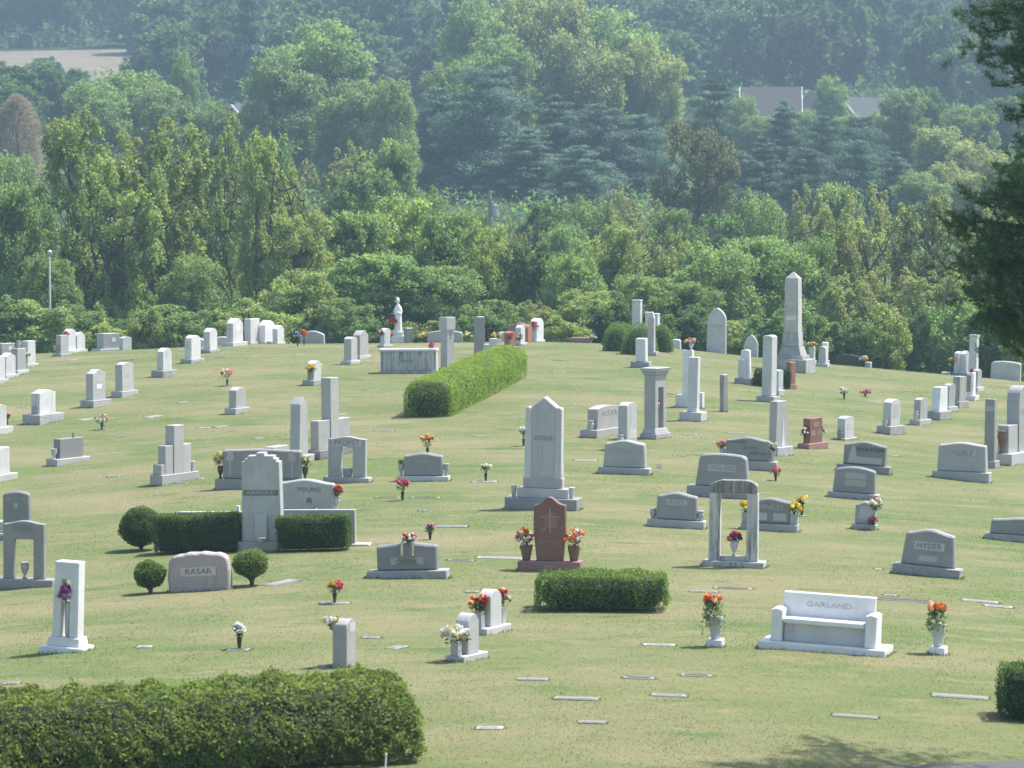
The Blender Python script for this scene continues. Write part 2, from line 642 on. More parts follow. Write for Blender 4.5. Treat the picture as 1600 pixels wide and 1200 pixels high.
def grass_blades():
    rng = np.random.default_rng(5)
    N = 520000
    # even over the lawn that the eye can resolve, thinning with distance
    y = 36 + (150 - 36) * rng.random(N) ** 1.9
    x = (rng.random(N) * 2 - 1) * (.19 * y + 3)
    h = rng.uniform(.008, .02, N) * (1 + .25 * rng.normal(size=N)).clip(.5, 1.7)
    w = rng.uniform(.005, .010, N) * (y / 50) ** .6
    a = rng.random(N) * math.pi
    z = ground_z(x, y) - .004
    le = rng.normal(size=(N, 2)) * .45
    c, s = np.cos(a) * w, np.sin(a) * w
    # longer tufts the mower misses along the foot of each stone
    fx, fy, fh = [], [], []
    for (X, Y, w_, t_, ya, tall) in FOOT:
        if Y > 145:
            continue
        k = int((70 * (w_ + t_) + 20) * tall)
        e_ = rng.integers(0, 4, k)
        a_ = rng.uniform(-.5, .5, k)
        o_ = .012 + np.abs(rng.normal(size=k)) * .022
        lx_ = np.where(e_ < 2, a_ * w_, np.where(e_ == 2, -w_ / 2 - o_, w_ / 2 + o_))
        ly_ = np.where(e_ < 2, np.where(e_ == 0, -t_ / 2 - o_, t_ / 2 + o_), a_ * t_)
        fx.append(X + lx_ * math.cos(ya) - ly_ * math.sin(ya))
        fy.append(Y + lx_ * math.sin(ya) + ly_ * math.cos(ya))
        fh.append(rng.uniform(.025, .075, k) * tall)
    fx, fy, fh = map(np.concatenate, (fx, fy, fh))
    M = len(fx)
    x, y, h = np.concatenate([x, fx]), np.concatenate([y, fy]), np.concatenate([h, fh])
    w = np.concatenate([w, rng.uniform(.007, .014, M)])
    a = np.concatenate([a, rng.random(M) * math.pi])
    N += M
    z = ground_z(x, y) - .004
    le = rng.normal(size=(N, 2)) * .45
    c, s = np.cos(a) * w, np.sin(a) * w
    V = np.stack([np.stack([x - c, y - s, z], 1), np.stack([x + c, y + s, z], 1),
                  np.stack([x + le[:, 0] * h, y + le[:, 1] * h, z + h], 1)], 1)
    m, n, l, p = nodes('grass_blades')
    col, fine = lawn_colour(n, l)
    l.new(mixc(n, l, 1.0, col, (1.1, 1.1, 1.05), 'MULTIPLY'), p.inputs['Base Color'])
    p.inputs['Roughness'].default_value = .8
    p.inputs['Specular IOR Level'].default_value = .2
    tr = n.new('ShaderNodeBsdfTranslucent')
    l.new(mixc(n, l, 1.0, col, (1.5, 1.6, .9), 'MULTIPLY'), tr.inputs['Color'])
    ms = n.new('ShaderNodeMixShader')
    ms.inputs[0].default_value = .45
    l.new(p.outputs[0], ms.inputs[1])
    l.new(tr.outputs[0], ms.inputs[2])
    l.new(ms.outputs[0], n['Material Output'].inputs['Surface'])
    o = link(bpy.data.objects.new('grass', quads_mesh('grass', V, m, None, 3)))
    tag(o, 'short mown grass with dry patches covering the cemetery hill', 'grass', None, 'stuff')


# ------------------------------------------------------------------ trees
def limb(mb, a, b, r0, r1, rng, bend=.12, n=5, seg=6, arch=.10):
    a, b = np.array(a, float), np.array(b, float)
    L = np.linalg.norm(b - a)
    off = rng.normal(size=3) * bend * L
    pts, rad = [], []
    for i in range(n):
        t = i / (n - 1)
        p = a + (b - a) * t + off * math.sin(math.pi * t) * .5
        p[2] += arch * L * math.sin(math.pi * t)
        pts.append(p)
        rad.append(r0 + (r1 - r0) * t)
    mb.tube(pts, rad, seg)
    return pts


def deciduous(seed, H=14.0, W=9.0, stems=1, nlobe=44, nleaf=15000, leaf=.20, low=.12, shape='round', mat=LEAF_GREEN, lobe_r=.17, hang=0.0):
    """tapered trunk with limbs, and a crown of leaf clumps of uneven size"""
    rng = np.random.default_rng(seed)
    tb = MB()
    heads = []
    lobes, rads = [], []
    tries = 0
    while len(lobes) < nlobe and tries < 4000:
        tries += 1
        zn = rng.uniform(low, .95)
        if shape == 'round':
            env = math.sqrt(max(0, 1 - ((zn - .52) / .52) ** 2))
        elif shape == 'tall':
            env = min(1, .55 + 1.1 * zn) * (1 - max(0, zn - .6) / .42) ** .6 if zn < 1 else 0
            env *= .9
        elif shape == 'vase':
            env = .45 + .6 * zn if zn < .72 else 1.0 * math.sqrt(max(0, 1 - ((zn - .72) / .3) ** 2))
        else:      # cone-ish
            env = (1 - zn) ** .7
        r = env * (1 - .30 * rng.random() ** 1.2)
        if rng.random() < .22:
            r *= rng.random()
        a = rng.uniform(0, 2 * math.pi)
        lr = lobe_r * W * rng.uniform(.5, 1.15) * (1.0 if zn < .8 else .8)
        p = np.array([math.cos(a) * r * (W / 2 - lr * .6), math.sin(a) * r * (W / 2 - lr * .6), zn * H])
        if lobes and min(np.linalg.norm((p - q) * np.array([1, 1, 1.1])) for q in lobes) < lr * .55:
            continue
        lobes.append(p)
        rads.append(lr)
    # stems
    bases = [np.array([0, 0, -.6])] if stems == 1 else [np.array([rng.normal() * .45, rng.normal() * .45, -.6]) for _ in range(stems)]
    tops = []
    for b in bases:
        lean = rng.normal(size=2) * (.05 if stems == 1 else .13) * H
        t = np.array([b[0] + lean[0], b[1] + lean[1], H * rng.uniform(.72, .88)])
        r0 = (.024 if stems == 1 else .016) * H
        tops.append(limb(tb, b, t, r0, .03, rng, .05, 9, 8))
    for p, lr in zip(lobes, rads):
        st = tops[rng.integers(len(tops))]
        cand = [q for q in st if q[2] < p[2] - .08 * H]
        q = cand[-1 if rng.random() < .5 else max(0, len(cand) - 2)] if cand else st[1]
        limb(tb, q, p, .055 + .03 * lr, .02, rng, .14, 5, 5, -.12)
    w = np.array([r ** 2 for r in rads])
    w = w / w.sum()
    vz = 1.1 if shape in ('vase', 'tall') else .85
    P, Nn, Vv = [], [], []
    for p, lr, f in zip(lobes, rads, w):
        n = int(nleaf * f)
        sub = rng.integers(5, 9)
        sc_ = sphere_pts(sub, rng) * lr * .62
        sc_[:, 2] *= vz
        k = rng.integers(sub, size=n)
        d = sphere_pts(n, rng)
        rr = lr * .55 * rng.random(n) ** .45 * rng.uniform(.6, 1.15, sub)[k]
        q = sc_[k] + d * rr[:, None] * np.array([1, 1, vz])
        if vz > 1:           # ascending sprays with pointed tops
            q[:, 2] += lr * .8 * (1 - np.clip(np.hypot(q[:, 0], q[:, 1]) / lr, 0, 1))
        q[:, 2] -= hang * rng.random(n) * lr
        P.append(p + q)
        Nn.append(unit(d + q / lr * .5) * .9 + np.array([0, 0, .6]))
        base = rng.uniform(0, .35)
        Vv.append(np.clip(base + rng.random(n) * .65, 0, 1))
    P, Nn, Vv = np.concatenate(P), np.concatenate(Nn), np.concatenate(Vv)
    Q = leaf_quads(P, leaf, rng, Nn, .62)
    return tb.mesh('trunk', BARK, 0, True), quads_mesh('crown', Q, mat, Vv), H, W


def conifer(seed, H=14.0, W=8.0, whorls=15, nleaf=15000, mat=NEEDLE_BLUE, low=.06, droop=-.05, sparse=0.0, flat=.75, leaf=.40, plume=.26):
    """trunk with whorls of limbs, each limb carrying upturned plumes of needles"""
    rng = np.random.default_rng(seed)
    tb = MB()
    tb.tube([(0, 0, -.6), (0.05, 0, H * .5), (0, 0.04, H * .985)], [.022 * H, .013 * H, .015], 8)
    P, Al, Nn, Vv, clumps = [], [], [], [], []
    zz = np.linspace(low, .96, whorls) + rng.normal(size=whorls) * .012
    for z in zz:
        L0 = W / 2 * ((1 - z) ** flat) + .2
        nb = rng.integers(5, 8)
        a0 = rng.random() * 7
        for b in range(nb):
            if rng.random() < sparse:
                continue
            a = a0 + 2 * math.pi * b / nb + rng.normal() * .25
            L = L0 * rng.uniform(.6, 1.15)
            s = np.array([0, 0, z * H])
            up = .10 + .5 * max(0, z - .55) + droop
            e = np.array([math.cos(a) * L, math.sin(a) * L, z * H + up * L + rng.normal() * .2])
            limb(tb, s, e, .014 + .012 * L, .01, rng, .04, 4, 5)
            for t in ((.35, .68, .95) if L > 1.5 else (.5, .95)):
                c = s + (e - s) * (t + rng.normal() * .06)
                c[2] += .10 * L * math.sin(math.pi * min(t, 1)) + .08 * L * t
                clumps.append((c, (plume * L * (1.15 - .45 * t) + .22) * rng.uniform(.7, 1.25), a))
    clumps.append((np.array([0, 0, H * .97]), .3, 0))
    w = np.array([c[1] ** 2 for c in clumps])
    w /= w.sum()
    for (c, cr, a), f in zip(clumps, w):
        n = int(nleaf * f) + 6
        d = sphere_pts(n, rng)
        q = d * (cr * rng.random(n) ** .5)[:, None] * np.array([1.05, 1.05, .62])
        P.append(c + q)
        Al.append(unit(d * .7 + np.array([math.cos(a) * .5, math.sin(a) * .5, .75])))
        Nn.append(d * .7 + np.array([0, 0, .5]))
        Vv.append(np.clip(rng.uniform(0, .3) + rng.random(n) * .7, 0, 1))
    P, Al, Nn, Vv = map(np.concatenate, (P, Al, Nn, Vv))
    Q = leaf_quads(P, leaf, rng, Nn, .30, .7, Al)
    return tb.mesh('trunk', BARK_P, 0, True), quads_mesh('crown', Q, mat, Vv), H, W


PROTO = {
    'locust0': deciduous(1, 15, 8, 4, 110, 27000, .22, .08, 'vase', LEAF_LOCUST, .115),
    'locust1': deciduous(2, 15, 8, 3, 110, 27000, .22, .08, 'tall', LEAF_LOCUST, .115),
    'locust2': deciduous(3, 15, 7, 3, 105, 26000, .22, .08, 'vase', LEAF_LOCUST, .12),
    'green0': deciduous(4, 12, 9, 1, 100, 36000, .26, .04, 'round', LEAF_GREEN, .20),
    'green1': deciduous(5, 12, 9, 2, 100, 36000, .26, .04, 'round', LEAF_GREEN, .19),
    'green2': deciduous(6, 12, 9, 1, 100, 36000, .26, .04, 'round', LEAF_LOCUST, .20),
    'olive0': deciduous(7, 14, 8, 3, 110, 28000, .22, .05, 'tall', LEAF_OLIVE, .12),
    'olive1': deciduous(8, 14, 8, 3, 110, 28000, .22, .05, 'vase', LEAF_OLIVE, .12),
    'dark0': deciduous(9, 14, 10, 1, 80, 26000, .36, .05, 'round', LEAF_DARK, .18),
    'broad0': deciduous(10, 18, 13, 1, 110, 36000, .42, .04, 'round', LEAF_GREEN, .19),
    'broad1': deciduous(11, 18, 13, 2, 110, 36000, .42, .04, 'vase', LEAF_OLIVE, .18),
    'brown0': deciduous(12, 14, 11, 1, 85, 30000, .34, .03, 'round', LEAF_BROWN, .20),
    'pine0': conifer(21, 15, 11, 12, 36000, NEEDLE_BLUE, .05, -.02, 0, .55, .42, .33),
    'pine1': conifer(22, 15, 9, 13, 34000, NEEDLE_BLUE, .04, 0, .05, .6, .42, .33),
    'pine3': conifer(24, 15, 12, 10, 36000, NEEDLE_BLUE, .05, .03, .08, .42, .42, .36),
    'pine2': conifer(23, 15, 10, 12, 18000, NEEDLE_DARK, .12, .02, .25, .5),
    'bush0': deciduous(31, 4, 4.5, 3, 36, 11000, .18, .05, 'round', LEAF_GREEN, .20),
    'bush1': deciduous(32, 4, 4.5, 3, 36, 11000, .18, .05, 'round', LEAF_LOCUST, .20),
    'bush2': deciduous(33, 4, 4.5, 3, 36, 11000, .18, .05, 'round', LEAF_DARK, .20),
    'far0': deciduous(41, 14, 10, 1, 42, 10000, .62, .04, 'round', LEAF_FAR, .21),
    'far1': deciduous(42, 16, 9, 1, 42, 10000, .62, .04, 'tall', LEAF_FAR, .20),
    'far2': deciduous(43, 14, 11, 1, 44, 10500, .62, .04, 'round', LEAF_FAR, .20),
    'far3': conifer(44, 16, 8, 14, 6000, NEEDLE_BLUE, leaf=1.0),
}
NAMES = {'locust': 'locust_tree', 'green': 'leafy_tree', 'olive': 'poplar_tree', 'dark': 'dark_tree', 'broad': 'broadleaf_tree', 'brown': 'bronze_leaved_tree', 'pine': 'pine_tree', 'bush': 'bush', 'far': 'woodland_tree'}
prng = random.Random(77)


def tree(kind, px, top, width, d, label, group=None, yawz=None, sink=0.0, cat='tree'):
    tm, cm, H, W = PROTO[kind]
    p = at_d(px, d)
    h = max(1.5, z_of(top, d) - p.z)
    r = empty(NAMES[kind.rstrip('0123456789')], p, prng.uniform(0, 360) if yawz is None else yawz, 0, 1)
    w = width * d / FPX / W
    r.scale = (w * prng.uniform(.95, 1.05), w * prng.uniform(.95, 1.05), h / H)
    link(bpy.data.objects.new('trunk', tm), r)
    c = link(bpy.data.objects.new('crown', cm), r)
    c['kind'] = 'stuff'
    tag(r, label, cat, group)
    return r


G_NEAR = 'trees growing just behind the brow of the cemetery hill'
L_LOC = 'tall yellow-green tree with dark forked trunks behind the left gravestones'
for a in ((118, 172, 190, 186), (250, 190, 190, 180), (335, 186, 120, 192), (412, 204, 115, 184), (195, 250, 150, 176), (455, 255, 70, 188)):
    tree('locust%d' % prng.randrange(3), *a, L_LOC, G_NEAR)
for a in ((30, 285, 150, 176), (-30, 300, 130, 180), (75, 400, 110, 170), (300, 400, 120, 170)):
    tree('green%d' % prng.randrange(2), *a, 'bushy mid green tree at the foot of the tall yellow-green trees', G_NEAR)
L_MID = 'bright green spreading tree behind the white robed statue'
for i, a in enumerate(((470, 335, 150, 178), (545, 328, 170, 184), (625, 312, 165, 188), (705, 330, 140, 182), (760, 352, 110, 178), (580, 395, 190, 170), (470, 425, 150, 168), (690, 415, 170, 170))):
    tree('green2' if i % 2 == 0 else 'green1', *a, L_MID, G_NEAR)
L_MG = 'glossy dark-leaved magnolia-like tree with pale leaf glints'
tree('dark0', 830, 374, 105, 178, L_MG, G_NEAR)
for i, a in enumerate(((895, 398, 110, 172), (962, 355, 130, 186), (1030, 360, 125, 182), (1005, 430, 130, 168), (915, 455, 120, 165), (850, 470, 120, 166))):
    tree(['green0', 'green2', 'olive1'][i % 3], *a, 'mixed green tree behind the clipped dome shrubs', G_NEAR)
for i, a in enumerate(((1118, 385, 170, 174), (1200, 368, 180, 177), (1262, 372, 120, 183), (1085, 440, 110, 168))):
    tree('green%d' % (i % 2), *a, 'dense rich green rounded tree behind the tall obelisk', G_NEAR)
for i, a in enumerate(((1300, 322, 120, 188), (1372, 288, 150, 192), (1452, 300, 150, 190), (1535, 308, 150, 188), (1605, 330, 140, 190), (1410, 410, 150, 176), (1500, 425, 150, 174), (1590, 430, 150, 176), (1325, 430, 130, 172))):
    tree('olive%d' % (i % 2), *a, 'slender olive-green poplar behind the black gravestone', G_NEAR)
G_BUSH = 'low bushes along the brow of the hill'
for i in range(28):
    px = -20 + i * 61 + prng.uniform(-24, 24)
    tree('bush%d' % (2, 0, 2, 1)[i % 4], px, prng.uniform(462, 512), prng.uniform(70, 150), prng.uniform(159, 165), 'low green bush at the edge of the mown grass', G_BUSH, cat='bush')
tree('bush1', 225, 482, 60, 158, 'small yellowish bush beside the grey headstone on the brow', None, cat='bush')
# second belt, across the valley
G2 = 'trees across the small valley'
for i, a in enumerate(((420, 225, 140, 252), (525, 222, 150, 258), (605, 216, 120, 262), (575, 260, 150, 245), (655, 303, 100, 238), (705, 312, 90, 240), (745, 330, 70, 236), (858, 312, 110, 242), (925, 316, 120, 248), (990, 288, 110, 243), (1050, 325, 100, 238), (1120, 330, 110, 236), (1185, 305, 100, 240), (1245, 288, 120, 244), (1310, 285, 110, 250), (1150, 310, 70, 262), (0, 235, 150, 255), (820, 340, 90, 232), (890, 350, 100, 230))):
    tree(['green0', 'olive1', 'green1', 'dark0'][i % 4], *a, 'rounded hazy green tree across the valley, in front of the pines', G2)
tree('brown0', 1085, 196, 150, 292, 'rounded bronze-brown tree standing among the green trees', None)
G3 = 'blue-green pines on the far side of the valley'
for i, a in enumerate(((690, 138, 150, 388), (765, 110, 190, 382), (868, 152, 160, 392), (935, 164, 150, 387), (995, 182, 140, 390), (825, 205, 150, 375), (905, 228, 150, 368))):
    tree('pine%d' % (0, 3, 1)[i % 3], *a, 'broad dark blue-green white pine below the tallest trees', G3)
for i, a in enumerate(((1225, 160, 105, 402), (1285, 182, 120, 384), (1345, 184, 110, 396), (1190, 216, 110, 362), (1258, 232, 130, 345), (1335, 222, 130, 352), (1395, 240, 120, 352), (1155, 236, 110, 360))):
    tree('pine%d' % (1, 0, 3)[i % 3], *a, 'blue-green pine growing in front of the far houses', G3)
tree('pine2', 1115, 108, 125, 405, 'open branching dark pine left of the brown-roofed house', None)
G4 = 'tall broadleaf trees beyond the pines'
for i, a in enumerate(((500, 38, 190, 402), (445, 85, 150, 395), (555, 130, 140, 385), (612, 128, 90, 372), (700, 100, 100, 415))):
    tree('broad0', *a, 'large rounded green tree left of the pines', G4)
for i, a in enumerate(((745, -2, 120, 455), (805, -4, 140, 462), (872, 8, 150, 452), (960, 20, 170, 450), (1020, 72, 115, 442), (915, 60, 150, 436), (780, 60, 140, 440))):
    tree('broad%d' % (1 if i % 3 else 0), *a, 'very tall grey-green broadleaf tree rising above the pines', G4)
for i, a in enumerate(((40, 94, 170, 462), (108, 104, 80, 452), (20, 130, 120, 440))):
    tree('dark0', *a, 'dark green tree below the dry hay field', G4)
for i, a in enumerate(((205, 114, 170, 405), (150, 132, 130, 396), (255, 140, 110, 382), (330, 160, 90, 396))):
    tree('broad0', *a, 'light green rounded tree right of the dry hay field', G4)
tree('broad0', 290, 84, 50, 432, 'narrow green tree standing up above its light green neighbours', None)
for i, a in enumerate(((1410, 140, 92, 432), (1448, 134, 62, 440), (1472, 205, 110, 384), (1512, 166, 100, 420), (1565, 150, 130, 432), (1535, 232, 130, 364), (1440, 272, 100, 342), (1605, 222, 120, 384), (1490, 260, 100, 350))):
    tree(['broad0', 'dark0', 'broad1'][i % 3], *a, 'hazy green tree right of the far houses', G4)
for a in ((1180, 180, 75, 455), (1255, 172, 60, 452), (1322, 180, 60, 450), (1378, 176, 60, 455), (1160, 150, 60, 460)):
    tree('green0', *a, 'bushy green tree hiding the foot of the far houses', 'trees in front of the far houses')
for a in ((388, 160, 55, 425), (428, 166, 60, 425)):
    tree('broad0', *a, 'green tree half hiding the small white house', 'trees in front of the small white house')
tree('broad0', 1297, 122, 62, 492, 'small round light green tree between the two far houses', None)


def weeping_tree():
    rng = np.random.default_rng(8)
    p = at_d(30, 300)
    h = z_of(150, 300) - p.z
    r = empty('bare_weeping_tree', p, 0, 0, 1)
    mb = MB()
    mb.tube([(0, 0, -.5), (.2, 0, h * .4), (0, .1, h * .8)], [.3, .22, .1], 8)
    mb.build('trunk', BARK, r)
    n = 9000
    az = rng.uniform(0, 2 * math.pi, n)
    t = rng.random(n)
    L = 3.4 * rng.uniform(.55, 1, n)
    rr = L * t ** .55
    zz = h * (1 - .42 * (rr / 3.4) ** 2.2) - rng.random(n) ** 1.5 * h * .45 * (rr / 3.4)
    P = np.stack([np.cos(az) * rr, np.sin(az) * rr, zz], 1) + rng.normal(size=(n, 3)) * .12
    al = unit(np.stack([np.cos(az) * .6, np.sin(az) * .6, .9 - 2.6 * t], 1))
    o = link(bpy.data.objects.new('crown', quads_mesh('crown', leaf_quads(P, .62, rng, None, .07, 1, al), leaf_mat('purplish_twigs', (.16, .13, .15), (.31, .265, .29)), rng.random(n))), r)
    o['kind'] = 'stuff'
    tag(r, 'leafless purplish grey weeping tree at the edge of the green trees', 'tree')


weeping_tree()
# wooded hillside behind everything
G5 = 'trees of the far wooded hillside'
n_far = 0
d = 560.0
while d < 1250 and n_far < 285:
    half = .165 * d + 8
    x = -half + prng.uniform(0, 8)
    while x < half:
        px = 800 + x / d * FPX
        infield = d < 748 and px < 215
        nearhouse = d < 600 and 1080 < px < 1430
        y_base = 300 - (gz(x, d) - CAMZ) / d * FPX
        if not infield and not nearhouse and n_far < 285:
            k = prng.choice(['far0', 'far1', 'far2', 'far0', 'far2'] if prng.random() < .9 else ['far3'])
            tm, cm, H, W = PROTO[k]
            s_ = prng.uniform(1.0, 1.5)
            o = bpy.data.objects.new('woodland_tree', cm)
            yy = d + prng.uniform(-10, 10)
            o.location = (x, yy, gz(x, yy) - .5)
            o.rotation_euler = (0, 0, prng.uniform(0, 6.28))
            o.scale = (s_ * prng.uniform(.9, 1.2), s_ * prng.uniform(.9, 1.2), s_ * prng.uniform(.9, 1.2))
            link(o)
            tag(o, 'hazy blue-green tree on the far wooded hillside', 'tree', G5)
            n_far += 1
        x += prng.uniform(8.5, 14) * (1 + (d - 560) / 1500)
    d += prng.uniform(26, 34) * (1 + (d - 560) / 600)
for i in range(5):
    tree('far%d' % (i % 3), -25 + 48 * i, [92, 118, 88, 112, 100][i], 70, 640, 'hazy tree in front of the dry hay field', 'trees in front of the hay field') if i in (1, 2, 3) else None



def leaf_cover(name, d0, d1, n, size, hmax, mat, label, seed, skip):
    """unbroken undergrowth between the trunks, too dense to count"""
    rng = np.random.default_rng(seed)
    y = d0 + (d1 - d0) * rng.random(n) ** 1.2
    x = (rng.random(n) * 2 - 1) * (.172 * y + 10)
    px = 800 + x / y * FPX
    k = ~skip(px, y)
    x, y = x[k], y[k]
    lump = .5 + .5 * np.sin(x * .9 + np.sin(y * .5) * 2) * np.sin(y * .35 + x * .2)
    h = hmax * (.35 + .65 * lump)
    P = np.stack([x, y, ground_z(x, y) + h * rng.random(len(x)) ** .6], 1)
    Q = leaf_quads(P, size, rng, np.tile(np.array([0, -.2, .7]), (len(x), 1)), .6)
    o = link(bpy.data.objects.new(name, quads_mesh(name, Q, mat, rng.random(len(x)))))
    tag(o, label, 'undergrowth', None, 'stuff')


house_gap = lambda px, y: (px > 1110) & (px < 1420) & (y > 440) & (y < 530)
leaf_cover('undergrowth', 168, 480, 90000, .55, 2.6, LEAF_DARK, 'tangled green undergrowth filling the valley between the trees', 61, house_gap)
leaf_cover('far_wood_undergrowth', 540, 1400, 120000, 1.5, 6.0, LEAF_FAR, 'dense leaf cover of the far wooded hillside', 62, lambda px, y: (y < 742) & (px < 240))
# ------------------------------------------------------------------ far houses and poles
def house(px, d, ridge_y, eave_y, base_drop, w, depth, yaw, roof, label, chimney=None, win=3):
    p = at_d(px, d)
    s = FPX / d
    zr, ze = z_of(ridge_y, d), z_of(eave_y, d)
    zb = min(p.z, ze - base_drop)
    r = empty('house', (p.x, d, zb), yaw, 0, 2)
    he, hr = ze - zb, zr - zb
    MB().prism([(-w / 2, 0), (w / 2, 0), (w / 2, he), (-w / 2, he)], -depth / 2, depth / 2).build('wall', CREAM, r)
    rf = MB()
    o, t = .5, .22
    sl = (hr - he) / (depth / 2)
    for sy in (-1, 1):
        y1, z1 = sy * (depth / 2 + o), he - o * sl
        rf.add([(-w / 2 - o, 0, hr), (w / 2 + o, 0, hr), (w / 2 + o, y1, z1), (-w / 2 - o, y1, z1),
                (-w / 2 - o, 0, hr + t), (w / 2 + o, 0, hr + t), (w / 2 + o, y1, z1 + t), (-w / 2 - o, y1, z1 + t)],
               [(0, 1, 2, 3), (7, 6, 5, 4), (0, 3, 7, 4), (1, 5, 6, 2), (3, 2, 6, 7), (0, 4, 5, 1)])
    ro = rf.build('roof', roof, r)
    if chimney is not None:
        MB().box(chimney - .45, chimney + .45, -.4, .4, hr - 1.2, hr + 1.1).build('chimney', BRICKM, ro)
    for sx in (-1, 1):
        x = sx * w / 2
        MB().add([(x, -depth / 2, he), (x, depth / 2, he), (x, 0, hr)], [(0, 1, 2)]).build('gable_wall', CREAM, r)
        g = MB()
        xa, xb = x + sx * (o + .02), x + sx * (o + .12)
        for sy in (-1, 1):
            y1, z1 = sy * (depth / 2 + o), he - o * sl
            vs = [(xx, yy, zz + dz) for xx in (xa, xb) for (yy, zz) in ((0, hr), (y1, z1)) for dz in (-.15, .26)]
            g.add(vs, [(0, 1, 3, 2), (4, 6, 7, 5), (0, 4, 5, 1), (2, 3, 7, 6), (1, 5, 7, 3), (0, 2, 6, 4)])
        g.build('rake_board', WHITEPAINT, r)
    MB().box(-w / 2 - o, w / 2 + o, -depth / 2 - o - .14, -depth / 2 - o - .02, he - o * sl - .1, he - o * sl + .24).build('gutter', WHITEPAINT, r)
    for i in range(win):
        x = -w / 2 + w * (i + .5) / win
        f = MB().box(x - .6, x + .6, -depth / 2 - .08, -depth / 2 + .05, he - 2.0, he - .5).build('window', WHITEPAINT, r)
        MB().box(x - .48, x + .48, -depth / 2 - .12, -depth / 2 - .085, he - 1.9, he - .6).build('pane', WINDOWGLASS, f)
    tag(r, label, 'house')
    return r


house(1203, 505, 138, 181, 3.0, 8.6, 9.5, -4, ROOFBROWN, 'far house with broad brown shingle roof and cream wall among the pines')
house(1283, 512, 143, 183, 3.0, 7.0, 7.5, -62, ROOFGREY, 'far gabled house with white edge boards and chimney right of the brown roof', 1.0, 2)
house(1345, 510, 154, 195, 3.0, 9.0, 9.0, 42, ROOFGREY, 'far grey-roofed house with white gable edges behind the round tree', None, 2)
house(405, 470, 166, 178, 3.0, 7.0, 7.0, 20, ROOFGREY, 'small white house glimpsed between the large green trees', None, 2)


def utility_pole():
    d = 226
    p = at_d(765, d)
    r = empty('utility_pole', p, 0, 0, 1)
    h = z_of(297, d) - p.z
    MB().tube([(0, 0, -.5), (0, 0, h)], [.17, .12], 8).build('pole', WOODPOLE, r)
    MB().box(-.9, .9, -.08, .08, h - .75, h - .6).build('crossarm', WOODPOLE, r)
    t = MB().lathe([(.24, 0), (.26, .05), (.26, .8), (.2, .9)], 12, .38, 0, h - 1.9).build('transformer', STEELGREY, r)
    MB().box(.08, .2, -.05, .05, h - 1.7, h - 1.2).build('bracket', STEELGREY, t)
    for zz in (h - .55, h - 2.3):
        w = MB()
        w.tube([(i * 3.0, .1, zz - .9 * math.sin(min(1, i / 13) * math.pi)) for i in range(14)], [.012] * 14, 4)
        w.build('wire', DARKGREENPLASTIC, r)
    tag(r, 'wooden utility pole with grey transformer and wires below the pines', 'utility pole')


def lamp_pole():
    d = 165
    p = at_d(78, d)
    r = empty('lamp_pole', p, 0, 0, 1)
    h = z_of(399, d) - p.z
    MB().tube([(0, 0, -.5), (0, 0, h)], [.06, .04], 8).build('pole', WHITEPAINT, r)
    MB().lathe([(.05, 0), (.12, .06), (.13, .2), (.06, .27)], 10, 0, 0, h).build('lamp_head', STEELGREY, r)
    tag(r, 'thin pale lamp pole standing among the bushes at the hill edge', 'lamp pole')


utility_pole()
lamp_pole()


